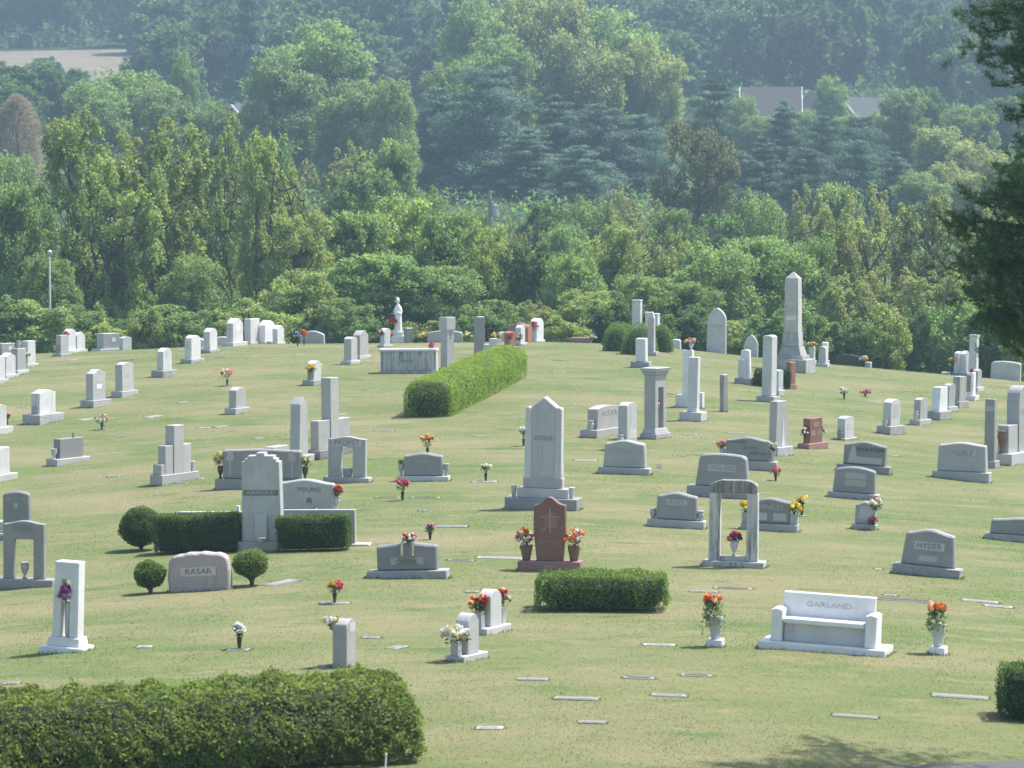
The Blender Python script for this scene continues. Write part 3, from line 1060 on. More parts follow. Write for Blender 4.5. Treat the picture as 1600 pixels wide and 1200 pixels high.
# ------------------------------------------------------------------ the near pine at the edge
def near_pine():
    rng = np.random.default_rng(14)
    d0 = 41.5
    base = at_d(1768, d0)
    r = empty('pine_tree', base, 0, 0, 1)
    H = 17.0
    tb = MB()
    tb.tube([(0, 0, -.6), (.1, 0, 6), (0, .1, 12), (0, 0, H)], [.32, .25, .14, .03], 10)
    ends = []
    # limbs that reach into the picture, given by where their tips hang
    for px, py, dd in ((1480, 345, .3), (1512, 395, -.6), (1490, 415, .9), (1525, 310, -.2), (1545, 285, .5), (1500, 470, -.9), (1530, 505, .2), (1560, 515, .8), (1590, 510, -.8),
                       (1515, 20, .2), (1530, 85, -.5), (1565, 130, .6), (1580, 60, -.2), (1545, 5, .9), (1600, 360, .4), (1585, 440, -.5), (1545, 445, .5), (1545, 380, .1), (1560, 490, -.3), (1600, 20, .7), (1610, 480, .3), (1640, 400, -.9), (1565, 95, 0), (1530, 415, .6), (1555, 500, -.6), (1520, 455, .1), (1580, 510, .5), (1600, 100, -.6), (1525, 50, .7), (1620, 520, 0), (1605, 420, -.2), (1560, 350, .6), (1500, 360, 0), (1535, 500, .9), (1575, 470, -.1), (1590, 520, .3), (1525, 500, -.4), (1610, 505, .7), (1582, 175, .2), (1598, 225, -.3), (1575, 285, .5), (1605, 300, -.1), (1560, 310, 0)):
        px += 14
        y = d0 + dd * 1.3
        e = np.array([(px - 800) / FPX * y - base.x, y - base.y, z_of(py, y) - base.z])
        z0 = min(H - .3, max(2.0, e[2] - .10 * abs(e[0]) - rng.uniform(.1, .7)))
        ends.append((np.array([0, 0, z0]), e))
    # the rest of the crown, beyond the frame
    framed = len(ends)
    for i in range(80):
        a = rng.uniform(-2.2, 2.2)
        z0 = rng.uniform(4.8, H - .6)
        L = 4.0 * (1 - (z0 / H) ** 1.6) + .6
        L *= rng.uniform(.7, 1.05)
        ends.append((np.array([0, 0, z0]), np.array([math.cos(a) * L, math.sin(a) * L, z0 + L * rng.uniform(.0, .3)])))
    P, Al, Vv = [], [], []
    for ib, (s, e) in enumerate(ends):
        pts = limb(tb, s, e, .05, .012, rng, .05, 6, 5)
        L = np.linalg.norm(e - s)
        ntuft = int(19 + 13 * L) if ib < framed else int(8 + 11 * L)
        for k in range(ntuft):
            t = 1 - rng.random() ** 1.5 * .7
            c = s + (e - s) * t
            c = c + np.array([0, 0, .10 * L * math.sin(math.pi * t)])
            wd = .22 * L * (1.0 - t) + .15
            c = c + rng.normal(size=3) * np.array([wd, wd, wd * .45])
            dirn = unit((e - s) + rng.normal(size=3) * L * .5 + np.array([0, 0, L * .35]))
            n = 30
            ax = unit(dirn + rng.normal(size=(n, 3)) * .55)
            P.append(c + dirn * rng.uniform(-.13, .10, (n, 1)) + ax * .05)
            Al.append(ax)
            Vv.append(rng.random(n))
    P, Al, Vv = map(np.concatenate, (P, Al, Vv))
    tb.build('trunk', BARK_P, r, 0, True)
    Q = leaf_quads(P, .14, rng, None, .085, 1, Al)
    c = link(bpy.data.objects.new('crown', quads_mesh('crown', Q, NEEDLE_DARK, Vv)), r)
    c['kind'] = 'stuff'
    tag(r, 'dark long-needled pine whose branches hang in beside the graves', 'tree')


near_pine()


# ------------------------------------------------------------------ hedges and clipped shrubs
def hedge_shell(sample, n, size, mat, rng, depth=.06, aspect=.55):
    """leaves over a surface; sample(n) gives points and outward normals"""
    P, N = sample(n)
    P = P - N * (rng.random((n, 1)) ** 1.5 * depth) + N * rng.normal(size=(n, 1)) * size * .25
    P = P + N * ((rng.random((n, 1)) < .035) * rng.random((n, 1)) * size * 1.8)
    return leaf_quads(P, size, rng, N * .8 + np.array([0, 0, .35]), aspect, .8)


def fnoise(P, rng_seed, f=1.5):
    r = np.random.default_rng(rng_seed)
    k = r.normal(size=(7, 3)) * f * 2.2
    ph = r.random(7) * 6.28
    return np.sin(P @ k.T + ph).mean(1)


def box_hedge(px, py, w, h, t, yaw, label, mat, leaf=.045, n=20000, rnd=.18, roll=0, dome=.0, seed=1, lumpy=.06, group=None, lift=.05, crown=0.0):
    """px,py: bottom middle of the end or side that faces the viewer; w across, t away, metres"""
    rng = np.random.default_rng(seed)
    p = at(px, py)
    ya = R(yaw)
    c = Vector((p.x, p.y, 0)) + Vector((-math.sin(ya), math.cos(ya), 0)) * (t / 2)
    c.z = gz(c.x, c.y)
    ax = Vector((-math.sin(ya), math.cos(ya)))
    zf, zb = gz(c.x - ax.x * t / 2, c.y - ax.y * t / 2), gz(c.x + ax.x * t / 2, c.y + ax.y * t / 2)
    r = empty('hedge', c, yaw, roll, .5)
    pitch = (zb - zf) / t

    def deform(P):
        # round the shoulders, slope with the ground
        x, y, z = P[:, 0], P[:, 1], P[:, 2]
        f = z / h
        sq = 1 - .10 * np.clip(f - .5, 0, 1) ** 2 - .07 * np.clip(.3 - f, 0, 1)
        x = x * sq
        zz = z * (1 - dome * (np.abs(x) / (w / 2)) ** 2.2) * (1 - crown * (np.abs(y) / (t / 2)) ** 2)
        zz = zz + y * pitch * np.ones_like(y)
        return np.stack([x, y, zz + lift], 1)

    def sample(n):
        ar = np.array([w * h, w * h, t * h, t * h, w * t])
        k = rng.choice(5, size=n, p=ar / ar.sum())
        a, b = rng.random(n), rng.random(n)
        P = np.zeros((n, 3))
        N = np.zeros((n, 3))
        for i in range(5):
            m = k == i
            if i < 2:
                P[m] = np.stack([(a[m] - .5) * w, np.full(m.sum(), (-.5, .5)[i] * t), b[m] * h], 1)
                N[m] = (0, (-1, 1)[i], 0)
            elif i < 4:
                P[m] = np.stack([np.full(m.sum(), (-.5, .5)[i - 2] * w), (a[m] - .5) * t, b[m] * h], 1)
                N[m] = ((-1, 1)[i - 2], 0, 0)
            else:
                P[m] = np.stack([(a[m] - .5) * w, (b[m] - .5) * t, np.full(m.sum(), h)], 1)
                N[m] = (0, 0, 1)
        # pull corners in so that the block has rounded edges
        hx, hy, hz = w / 2 - rnd, t / 2 - rnd, h - rnd
        C = np.stack([np.clip(P[:, 0], -hx, hx), np.clip(P[:, 1], -hy, hy), np.minimum(P[:, 2], hz)], 1)
        D = P - C
        L = np.linalg.norm(D, axis=1, keepdims=True)
        out = L[:, 0] > 1e-6
        Nn = np.where(out[:, None], D / (L + 1e-9), N)
        P = np.where(out[:, None], C + Nn * rnd, P)
        P = P + Nn * (fnoise(P, seed, 1.6) * lumpy + fnoise(P, seed + 9, 5) * lumpy * .5)[:, None]
        return deform(P), Nn

    Q = hedge_shell(sample, n, leaf, mat, rng)
    thin = (fnoise(Q[:, 0], seed + 20, 3.2) > .30) & (rng.random(n) < .65)      # thin spots where the dark core shows
    Q = Q[~thin]
    n = len(Q)
    core = MB()
    m_ = .07 + lumpy * .6
    core.box(-w / 2 + m_, w / 2 - m_, -t / 2 + m_, t / 2 - m_, 0, h - m_)
    me = core.mesh('dark_core', HEDGE_CORE, min(rnd, w / 4, t / 4))
    co = np.empty(len(me.vertices) * 3, np.float32)
    me.vertices.foreach_get('co', co)
    me.vertices.foreach_set('co', deform(co.reshape(-1, 3).astype(float)).reshape(-1).astype(np.float32))
    me.update()
    link(bpy.data.objects.new('dark_core', me), r)
    o = link(bpy.data.objects.new('foliage', quads_mesh('foliage', Q, mat, np.clip(rng.random(n) * .75 + .25 * (fnoise(Q[:, 0], seed + 4, 2.5) > 0), 0, 1))), r)
    o['kind'] = 'stuff'
    tag(r, label, 'hedge', group)
    return r


def ball_shrub(px, py, w, h, label, mat, leaf=.04, n=6000, seed=1, stem=0.0, flat=1.0, group=None, cat='shrub', lumpy=.10, gaps=0.0, name='clipped_shrub'):
    """w, h in pixels of the photograph"""
    rng = np.random.default_rng(seed)
    p = at(px, py)
    s = FPX / p.y
    W, Hh, st = w / s, h / s, stem / s
    p = Vector((p.x, p.y + W * .35, 0))
    p.z = gz(p.x, p.y)
    r = empty(name, p, 0, 0, .3)
    ch = Hh - st
    d = sphere_pts(n, rng)
    if not stem:
        d[:, 2] = np.abs(d[:, 2]) - rng.random(n) * .25 * (rng.random(n) < .4)
        cz, rz = 0, ch
    else:
        cz, rz = st + ch / 2, ch / 2
    keep = fnoise(d, seed, 2.2) > -1 + gaps * 1.3
    d = d[keep]
    k = 1 + lumpy * fnoise(d, seed + 3, 1.6) + lumpy * .6 * fnoise(d, seed + 5, 4)
    P = d * k[:, None] * np.array([W / 2, W / 2, rz]) + np.array([0, 0, cz])
    P[:, 2] = np.maximum(P[:, 2], .02)
    P = P - d * (rng.random((len(d), 1)) ** 1.5 * .09)
    Q = leaf_quads(P, leaf, rng, d * .8 + np.array([0, 0, .35]), .55, .8)
    o = link(bpy.data.objects.new('foliage', quads_mesh('foliage', Q, mat, rng.random(len(d)))), r)
    o['kind'] = 'stuff'
    core = MB()
    m = .80
    if stem:
        core.lathe([(.02, cz - rz * m)] + [(W / 2 * m * math.cos(a), cz + rz * m * math.sin(a)) for a in np.linspace(-1.2, 1.2, 8)] + [(.02, cz + rz * m)], 12)
        tb = MB()
        tb.tube([(0, 0, -.1), (.02, 0, st), (.0, .02, st + ch * .4)], [.05, .045, .03], 7)
        for k_ in range(7):
            a = k_ * .9
            tb.tube([(0, 0, st * .6), (math.cos(a) * W * .18, math.sin(a) * W * .18, st + ch * .12), (math.cos(a) * W * .3, math.sin(a) * W * .3, st + ch * .4)], [.03, .022, .012], 5)
        tb.build('stem', BARK, r)
    else:
        core.lathe([(W / 2 * m * math.cos(a), rz * m * math.sin(a)) for a in np.linspace(0, 1.45, 8)], 12)
    core.build('dark_core', HEDGE_CORE, r, 0, True)
    tag(r, label, cat, group)
    return r


# large foreground hedge, its right end rounded
box_hedge(102, 1228, 9.4, 1.02, 2.3, 14, 'long rounded foreground hedge of loose small green leaves', HEDGE_FRONT, .055, 90000, .4, -1.5, .0, 3, .15, crown=.5)
# long bright hedge running away over the slope
box_hedge(667, 652, 1.62, 1.18, 16.5, -9.0, 'long fresh light green clipped hedge running up the slope', HEDGE_BRIGHT, .05, 60000, .30, 0, .16, 5, .05)
box_hedge(940, 957, 2.42, .60, 1.15, -3, 'single low dark hedge beside the red granite headstone', HEDGE_MID, .042, 16000, .14, 0, 0, 7, .07, lift=.06)
box_hedge(306, 865, 1.88, .80, .70, -4, 'square-cut dark hedge beside the bushy dark shrub', HEDGE_DARK, .04, 14000, .05, -2, 0, 8, .02)
box_hedge(488, 862, 1.60, .72, .66, -4, 'square-cut dark hedge right of the tall windowed monument', HEDGE_DARK, .04, 12000, .06, -2, 0, 9, .03)
box_hedge(1625, 1130, 1.15, .72, .9, -4, 'small square dark hedge cut by the right edge below the pine', HEDGE_DARK, .04, 9000, .08, 2, 0, 10, .03)
box_hedge(1206, 606, 1.4, .62, .8, -6, 'small dark hedge half hidden behind the tall grey slab', YEW, .05, 6000, .10, 2, 0, 11, .03)
for i, (px, py, w, h) in enumerate(((970, 540, 60, 38), (1028, 541, 58, 38), (966, 549, 48, 43), (1034, 550, 40, 43), (1000, 554, 62, 50))):
    ball_shrub(px, py, w, h, 'dark green clipped dome shrub in the ring around the tall white pillars', HEDGE_MID, .055, 5000, 20 + i, 0, 1, 'clipped dome shrubs', lumpy=.03)
ball_shrub(217, 862, 68, 68, 'bushy dark half-dome shrub left of the square hedge', HEDGE_DARK, .04, 9000, 31, 6, lumpy=.12, gaps=.1)
ball_shrub(232, 929, 52, 52, 'small round green shrub on a short stem left of the rough boulder headstone', HEDGE_MID, .042, 5500, 32, 9, lumpy=.16, gaps=.25)
ball_shrub(391, 917, 56, 58, 'small round green shrub on a forked stem right of the rough boulder headstone', HEDGE_FRONT, .042, 5500, 33, 12, lumpy=.14, gaps=.3)

# ------------------------------------------------------------------ gravestones
def outline(wb, wt, h, top='flat', rise=0.0, n=14):
    """front outline, counter-clockwise from bottom left"""
    a, b = wb / 2, wt / 2
    P = [(-a, 0), (a, 0)]
    if top == 'flat':
        P += [(b, h), (-b, h)]
    elif top == 'peak':
        P += [(b, h - rise), (0, h), (-b, h - rise)]
    elif top == 'gothic':
        for i in range(n + 1):
            t = i / n
            P.append((b * math.cos(t * math.pi / 2) ** .8, h - rise + rise * t ** .75))
        for i in range(n - 1, -1, -1):
            t = i / n
            P.append((-b * math.cos(t * math.pi / 2) ** .8, h - rise + rise * t ** .75))
    elif top == 'ogee':        # shoulders, a hollow and a rounded crown
        for i in range(n + 1):
            x = 1 - 2 * i / n
            k = math.exp(-(x / .45) ** 2)
            P.append((b * x, h - rise + rise * k))
    elif top == 'steps':
        q = rise / 3
        P += [(b, h - rise), (b - q, h - rise), (b - q, h - 2 * q), (b - 2 * q, h - 2 * q), (b - 2 * q, h - q), (b - 5 * q, h - q), (b - 5 * q, h),
              (-b + 5 * q, h), (-b + 5 * q, h - q), (-b + 2 * q, h - q), (-b + 2 * q, h - 2 * q), (-b + q, h - 2 * q), (-b + q, h - rise), (-b, h - rise)]
    else:
        for i in range(n + 1):
            x = 1 - 2 * i / n
            if top == 'serp':
                k = .5 + .5 * math.cos(math.pi * x)
            elif top == 'round':
                k = math.sqrt(max(0, 1 - x * x))
            elif top == 'shoulder':
                k = (1 - .35 * x * x) if abs(x) < .9 else .35
            else:              # oval
                k = 1 - x * x
            P.append((b * x, h - rise + rise * k))
    return P


class Stone:
    """a monument whose sizes are given in pixels of the photograph at its own distance"""

    def __init__(self, px, py, label, size, yaw=-8, roll=0, name='headstone', cat='headstone', group=None, s=None):
        w, t = size
        p = at(px, py)
        self.s = s or FPX / p.y
        if -25 < yaw < 0:      # the rows bend round the brow: each stone is turned a little past its neighbour
            yaw -= 3 + .9 * math.degrees(math.atan((px - 800) / FPX))
        ya = R(yaw)
        dep = (abs(w * math.sin(ya)) + abs(t * math.cos(ya))) / 2 / self.s
        k = (p.y + dep) / p.y
        q = Vector((p.x * k, p.y + dep, 0))
        q.z = gz(q.x, q.y)
        if q.y > 150:
            q.z = p.z - .02
        self.o = empty(name, q, yaw, roll + prng.uniform(-.8, .8), .3)
        self.yaw = yaw
        FOOT.append((q.x, q.y, w / self.s, t / self.s, ya, 1.0))
        tag(self.o, label, cat, group)

    def m(self, v):
        return v / self.s

    def base(self, w, h, t, mat=ROCKP, z=0, name='base', taper=0, below=.3):
        m = self.m
        b = below if z == 0 else 0
        return MB().box(-m(w) / 2, m(w) / 2, -m(t) / 2, m(t) / 2, m(z) - b, m(z + h), m(taper), m(taper)).build(name, mat, self.o, .012)

    def die(self, wb, wt, h, t, z=0, top='serp', rise=5, mat=GRANITE, name='die', x=0, y=0, bevel=.012, n=14, below=0.0):
        m = self.m
        if t > 5 and name == 'die' and -35 < self.yaw < 0 and y == 0:
            t, y = t * 1.4, t * .2          # full thickness; the face stays where it is
            bevel = .01 if top == 'steps' else .032                    # chamfer widened so the edges catch the sun as a bright outline
        P = [(m(a + x), m(b + z)) for a, b in outline(wb, wt, h, top, rise, n)]
        if below:
            P[0] = (P[0][0], P[0][1] - below)
            P[1] = (P[1][0], P[1][1] - below)
        return MB().prism(P, m(y - t / 2), m(y + t / 2)).build(name, mat, self.o, bevel)

    def block(self, x0, x1, y0, y1, z0, z1, mat, name='block', bevel=.01, tx=0, ty=0):
        m = self.m
        return MB().box(m(x0), m(x1), m(y0), m(y1), m(z0), m(z1), m(tx), m(ty)).build(name, mat, self.o, bevel)

    def panel(self, x, z, w, h, y, mat=PANEL, name='inscription_panel', parent=None):
        m = self.m
        return MB().box(m(x - w / 2), m(x + w / 2), m(y) - .005, m(y) + .02, m(z - h / 2), m(z + h / 2)).build(name, mat, parent or self.o)

    def text(self, s, x, z, h, y, mat=CARVED, squeeze=1.0, parent=None, off=.006):
        return text_part(s, self.m(h), mat, parent or self.o, self.m(x), self.m(y) - off, self.m(z), squeeze)

    def vase(self, x, z, h, r, y=0, mat=GRANITE, name='vase', kind='urn'):
        m = self.m
        if kind == 'urn':
            pr = [(.55, 0), (.6, .06), (.3, .16), (.45, .3), (.85, .55), (1, .78), (.82, .9), (1, .94), (1, 1), (.75, 1)]
        elif kind == 'taper':
            pr = [(.55, 0), (.62, .05), (.7, .3), (1, .95), (1, 1), (.8, 1)]
        else:
            pr = [(.7, 0), (.8, .05), (.55, .1), (.9, .35), (1, .6), (.85, .8), (.65, .88), (1, .93), (1, 1), (.7, 1)]
        return MB().lathe([(m(r * a), m(h * b)) for a, b in pr], 14, m(x), m(y), m(z)).build(name, mat, self.o, 0, True)

    def spot(self, x, y, z):
        """world place of a point on the stone"""
        m = self.m
        bpy.context.view_layer.update()
        return self.o.matrix_world @ Vector((m(x), m(y), m(z)))


def bouquet_parts(root, c, r, cols, n_head, head, seed, squash=.8, leaves=60, leafsize=.07, up=.35):
    """blossom heads and leaves about a centre, colour by colour"""
    rng = np.random.default_rng(seed)
    c = np.array(c)
    names = list(cols)
    for k, col in enumerate(names):
        nh = max(1, n_head // len(names))
        d = sphere_pts(nh, rng)
        d[:, 2] = np.abs(d[:, 2]) * 1.1 - up * .6
        H = c + d * r * rng.uniform(.55, 1.05, (nh, 1)) * np.array([1, 1, squash])
        npet = 16
        dd = sphere_pts(nh * npet, rng)
        P = np.repeat(H, npet, 0) + dd * head * rng.uniform(.25, .55, (nh * npet, 1))
        Q = leaf_quads(P, head * .85, rng, dd * 1.5, .85, .5)
        link(bpy.data.objects.new('blossoms', quads_mesh('blossoms', Q, PETAL[col], rng.random(len(P)))), root)
    if leaves:
        d = sphere_pts(leaves, rng)
        P = c + d * r * rng.uniform(.3, 1.05, (leaves, 1)) * np.array([1, 1, squash]) - np.array([0, 0, r * .25])
        Q = leaf_quads(P, leafsize, rng, None, .45, 1, d + np.array([0, 0, .3]))
        link(bpy.data.objects.new('leaves', quads_mesh('leaves', Q, STEM_GREEN, rng.random(leaves))), root)


_bq = [100]


def bouquet(loc, r, cols, label, n_head=16, head=.07, squash=.8, leaves=70, name='flower_bouquet', leafsize=.07, group=None):
    """cut or silk flowers standing in something that is built elsewhere"""
    _bq[0] += 1
    e = empty(name, loc, 0, 0, .1)
    bouquet_parts(e, (0, 0, 0), r, cols, n_head, head, _bq[0], squash, leaves, leafsize)
    st = MB()
    for k in range(5):
        a = k * 1.3
        st.tube([(0, 0, -r * 1.1), (math.cos(a) * r * .4, math.sin(a) * r * .4, r * .2)], [.008, .006], 4)
    st.build('stems', STEM_GREEN, e)
    tag(e, label, 'flowers', group)
    return e


def ground_vase(px, py, top, r_px, cols, label, vase_h=.22, vase_r=.045, mat=BRONZE, n_head=16, head=.075, squash=.85, plate=True, leaves=70):
    """a metal vase set in the turf with a bunch of flowers; top: pixel row of the highest bloom"""
    _bq[0] += 1
    p = at(px, py)
    s = FPX / p.y
    e = empty('flower_vase', p, 0, 0, .1)
    H = (py - top) / s
    vh = min(vase_h, H * .45)
    MB().lathe([(vase_r * a, b * vh) for a, b in ((.6, -.1), (.6, 0), (.7, .3), (.95, .9), (1.1, .95), (1.1, 1), (.8, 1))], 12).build('vase', mat, e, 0, True)
    r = r_px / s
    bouquet_parts(e, (0, 0, max(vh + r * .3, H - r * squash)), r, cols, n_head, head, _bq[0], squash, leaves, .07)
    st = MB()
    for k in range(5):
        a = k * 1.3
        st.tube([(0, 0, vh * .8), (math.cos(a) * r * .4, math.sin(a) * r * .4, H - r * .8)], [.008, .006], 4)
    st.build('stems', STEM_GREEN, e)
    tag(e, label, 'flowers')
    return e


YF = 66      # turn of the stones that face down the side path


def simple(px, py, label, w, h, t, top='oval', rise=3, base=None, yaw=YF, roll=0, mat=GRANITE, bmat=ROCKP, taper=0, plate=None, vase=None, name='headstone', cat='headstone', group=None, bsmooth=False):
    """die on a base; base = (width, height, depth)"""
    if yaw == YF:          # long side stones: same look, truer depth
        w, rise = w * 1.25, rise * 1.5
        if base:
            base = (base[0] * 1.2, base[1], base[2])
    bw, bh, bt = base if base else (w, 0, t)
    S = Stone(px, py, label, (bw, bt), yaw, roll, name, cat, group)
    if base:
        S.base(bw, bh, bt, bmat)
    S.die(w + taper, w, h, t, bh, top, rise, mat, below=0 if base else .3)
    if plate:
        for (x, z, pw, ph, pm) in plate:
            S.panel(x, bh + z, pw, ph, -t / 2, pm)
    if vase:
        for (x, z, vh, vr, vm) in vase:
            S.vase(x, z, vh, vr, 0, vm, 'vase', 'jar')
    S.bh, S.w, S.h, S.t = bh, w, h, t
    return S


# --- the row of big family stones that face the viewer
S = Stone(1449, 902, 'grey serp-top headstone with HYDER panel on a rock-pitched base', (108, 34), -9, 3.5)
S.o['label'] = 'grey headstone with a pale lettered name panel on a wide rough base, nothing beside it'
S.base(108, 15, 34, ROCKP)
S.die(86, 75, 58, 17, 15, 'serp', 7, GRANITE_D)
S.panel(1, 47, 48, 13, -8.5); S.text('HYDER', 1, 47, 9, -8.5, CARVED, 1.0)
S.panel(0, 27, 30, 9, -8.5, GRANITE)

S = Stone(1600, 850, 'low wide grey headstone cut off by the right edge', (122, 28), -6, 3)
S.o['label'] = 'low wide dark grey headstone on a rough base beyond the pale lettered one'
S.base(122, 11, 28); S.die(108, 104, 27, 15, 11, 'serp', 4, GRANITE_D); S.text('WALKER', 18, 26, 7, -7.5, GRANITE_L)

S = Stone(1503, 752, 'plain grey wide headstone with faint carved flowers, in front of the slender column', (90, 27), -9, 1)
S.base(90, 13, 27, GRANITE); S.die(78, 74, 46, 14, 13, 'serp', 4, GRANITE)
S.text('RULE', 2, 42, 10, -7, GRANITE_D, 1.2)
for x in (-13, 19):
    S.panel(x, 43, 6, 10, -7, PANEL, 'carved_flower')

S = Stone(1350, 740, 'blue-grey headstone with black McCRACKEN lettering', (84, 24), -9, 3)
S.o['label'] = 'blue-grey headstone with black lettering and a pale etched tree picture'
S.base(84, 11, 24, GRANITE_D); S.die(67, 66, 37, 12, 11, 'serp', 5, GRANITE_D)
S.text('McCRACKEN', 10, 36, 6, -6, BLACKGR, .93)
S.die(16, 8, 27, .6, 14, 'round', 7, PANEL, 'etched_picture', -18, -6.1, 0)
S.panel(7, 19, 42, 10, -6, GRANITE)

S = Stone(1334, 781, 'dark grey headstone with two stacked pale name panels', (80, 24), -9, 2.5)
S.base(80, 9, 24, ROCKP); S.die(68, 63, 41, 12, 9, 'oval', 5, GRANITE_D)
S.panel(2, 36, 33, 9, -6); S.text('TERRELL', 2, 36, 6, -6, GRANITE, .9)
S.panel(2, 25, 33, 10, -6); S.text('ANDERSON', 2, 25, 6, -6, GRANITE, .8)

S = Stone(1351, 828, 'small upright grey headstone with a bright bouquet leaning on its right side', (38, 17), -9, 2)
S.base(38, 8, 17, GRANITE); S.die(32, 31, 36, 10, 8, 'serp', 5, GRANITE)
S.panel(2, 26, 22, 20, -5)
bouquet(S.spot(17, -4, 42), .17, ('white', 'peach', 'cream'), 'white and peach flowers leaning on the small upright headstone', 22, .075)
bouquet(S.spot(14, -8, 16), .12, ('magenta', 'pink'), 'pink and magenta flowers at the foot of the small upright headstone', 14, .06)

S = Stone(1203, 831, 'grey serpentine headstone with square vase blocks, partly behind the concrete arch', (90, 25), -8, 1)
S.base(90, 11, 25, GRANITE); S.die(64, 64, 40, 13, 11, 'serp', 5, GRANITE_D)
S.text('HENSLEY', 2, 37, 8, -6.5, PANEL, .9)
S.panel(-14, 22, 20, 12, -6.5); S.panel(16, 22, 20, 12, -6.5)
for x in (-38.5, 38.5):
    S.block(x - 6, x + 6, -6, 6, 11, 27, GRANITE, 'vase_block')
bouquet(S.spot(-40, 0, 36), .16, ('yellow',), 'yellow flowers seen through the concrete arch, in a stone vase block', 13, .09)
bouquet(S.spot(38, 0, 37), .17, ('yellow',), 'yellow flowers in the stone vase block right of the arch', 16, .09)
ground_vase(1253, 806, 774, 9, ('yellow', 'cream'), 'yellow flowers in a bronze vase in the grass beside a stone vase block', n_head=14, head=.09)

S = Stone(1128, 779, 'large dark grey shouldered headstone on a thick rough base behind the concrete arch', (108, 32), -8, 1.5)
S.base(108, 16, 32, ROCKP); S.die(85, 74, 52, 15, 16, 'shoulder', 9, GRANITE_D)
S.panel(-1, 46, 45, 11, -7.5); S.text('KIRKLAND', -1, 46, 8, -7.5, GRANITE_D, .9)

S = Stone(1057, 826, 'dark grey headstone with pale name panel between two stone urns', (91, 25), -8, 1.5)
S.base(91, 12, 25, GRANITE); S.die(66, 62, 43, 14, 12, 'serp', 5, GRANITE_D)
S.panel(0, 40, 33, 9, -7); S.text('RILEY', 0, 40, 6.5, -7, GRANITE_D, 1.1)
for x in (-38, 38):
    S.vase(x, 12, 16, 5.5, 0, GRANITE, 'vase', 'jar')

S = Stone(1168, 735, 'grey headstone with three staggered dark names and a vase at each end', (94, 24), -8, 2)
S.base(94, 13, 24, GRANITE); S.die(70, 69, 37, 12, 13, 'serp', 5, GRANITE_D)
S.text('HOWARD', -17, 42, 5, -6, CARVED); S.text('BOYD', 5, 33, 6, -6, CARVED); S.text('FREEMAN', 17, 25, 5, -6, CARVED)
for x in (-41, 39):
    S.vase(x, 13, 17, 5, 0, GRANITE, 'vase', 'taper')
bouquet(S.spot(-42, 0, 37), .13, ('pink',), 'pink rose in the left vase of the three-name headstone', 9, .08, leaves=120)
bouquet(S.spot(40, 0, 37), .13, ('cream', 'white'), 'cream flower in the right vase of the three-name headstone', 9, .08, leaves=120)

S = Stone(976, 742, 'light grey serpentine headstone carved with two offset names', (82, 24), -8, .5)
S.base(82, 10, 24, GRANITE); S.die(68, 62, 43, 13, 10, 'serp', 5, GRANITE)
S.text('ALEXANDER', -8, 37, 5.5, -6.5, GRANITE_L); S.text('ANDERSON', 9, 27, 5.5, -6.5, GRANITE_L)

S = Stone(944, 685, 'low wide grey headstone with a round urn and a bright flat top', (110, 28), 62, 0)
S.base(112, 11, 30, GRANITE); S.die(84, 82, 36, 18, 11, 'oval', 4, GRANITE); S.text('NORTON', 4, 36, 9, -9, GRANITE_L); S.vase(-48, 11, 15, 5.5, 0, GRANITE_L, 'vase', 'jar')
S = Stone(981, 705, 'upright grey headstone with a carved cross and pale plate above a round urn', (64, 24), 60, 0)
S.base(64, 8, 24, GRANITE); S.die(34, 33, 66, 16, 8, 'oval', 5, GRANITE)
S.panel(0, 56, 2, 24, -8, GRANITE_L, 'carved_cross'); S.panel(0, 60, 9, 2, -8.1, GRANITE_L, 'carved_cross_arm'); S.panel(2, 24, 24, 15, -8, PANEL); S.vase(-25, 8, 16, 5.5, 0, GRANITE_L, 'vase', 'jar')
# --- the tall peaked family monument
S = Stone(849, 798, 'tall peaked grey granite monument with side pilasters on two wide steps', (116, 46), -9, .5, 'monument', 'monument')
S.base(116, 18, 46, GRANITE_D); S.base(80, 15, 30, GRANITE, 18, 'plinth')
S.die(62, 50, 145, 15, 33, 'peak', 20, GRANITE)
for x, ww in ((-25, 9), (24, 9)):
    S.die(ww + 2, ww, 128, 18, 33, 'round', 4, GRANITE_L, 'pilaster', x)
S.base(63, 16, 19, GRANITE, 33.2, 'footing')
S.text('STEELE', 0, 112, 7, -7.5, GRANITE_D, 1.0)
S.die(8, 8, 9, .8, 158, 'round', 4, GRANITE_L, 'carved_rosette', 0, -7.6, 0)
for x in (-47, 46):
    S.vase(x, 18, 18, 5, -6, GRANITE_L, 'vase', 'taper')
ground_vase(818, 697, 667, 6, ('white',), 'white flowers in a bronze vase just behind the tall peaked monument', n_head=16)

# --- red granite stone
S = Stone(860, 894, 'red-brown polished headstone with etched cross on a pink granite base', (100, 32), -6, -.5)
S.base(100, 16, 32, REDGR_L)
m = S.m
P = [(-21, 0), (21, 0), (25.5, 50), (25, 88)] + [(25 * (1 - 2 * i / 14), 88 + 13 * math.exp(-((1 - 2 * i / 14) / .5) ** 2)) for i in range(1, 14)] + [(-25, 88), (-25.5, 50)]
MB().prism([(m(a), m(b + 16)) for a, b in P], -m(7.5), m(7.5)).build('die', REDGR, S.o, .012)
ETCH = stone_mat('etched_red_granite', (.36, .235, .22), .1, .8)
S.die(20, 20, 24, .5, 69, 'round', 12, stone_mat('frosted_red_granite', (.27, .145, .125), .1, .8), 'etched_disc', 2, -7.6, 0)
S.panel(1, 80, 2.2, 42, -8.0, ETCH, 'etched_cross'); S.panel(1, 86, 32, 2.0, -8.05, ETCH, 'etched_cross_arm')
S.text('PETERS', 0, 43, 10, -7.5, ETCH, .85)
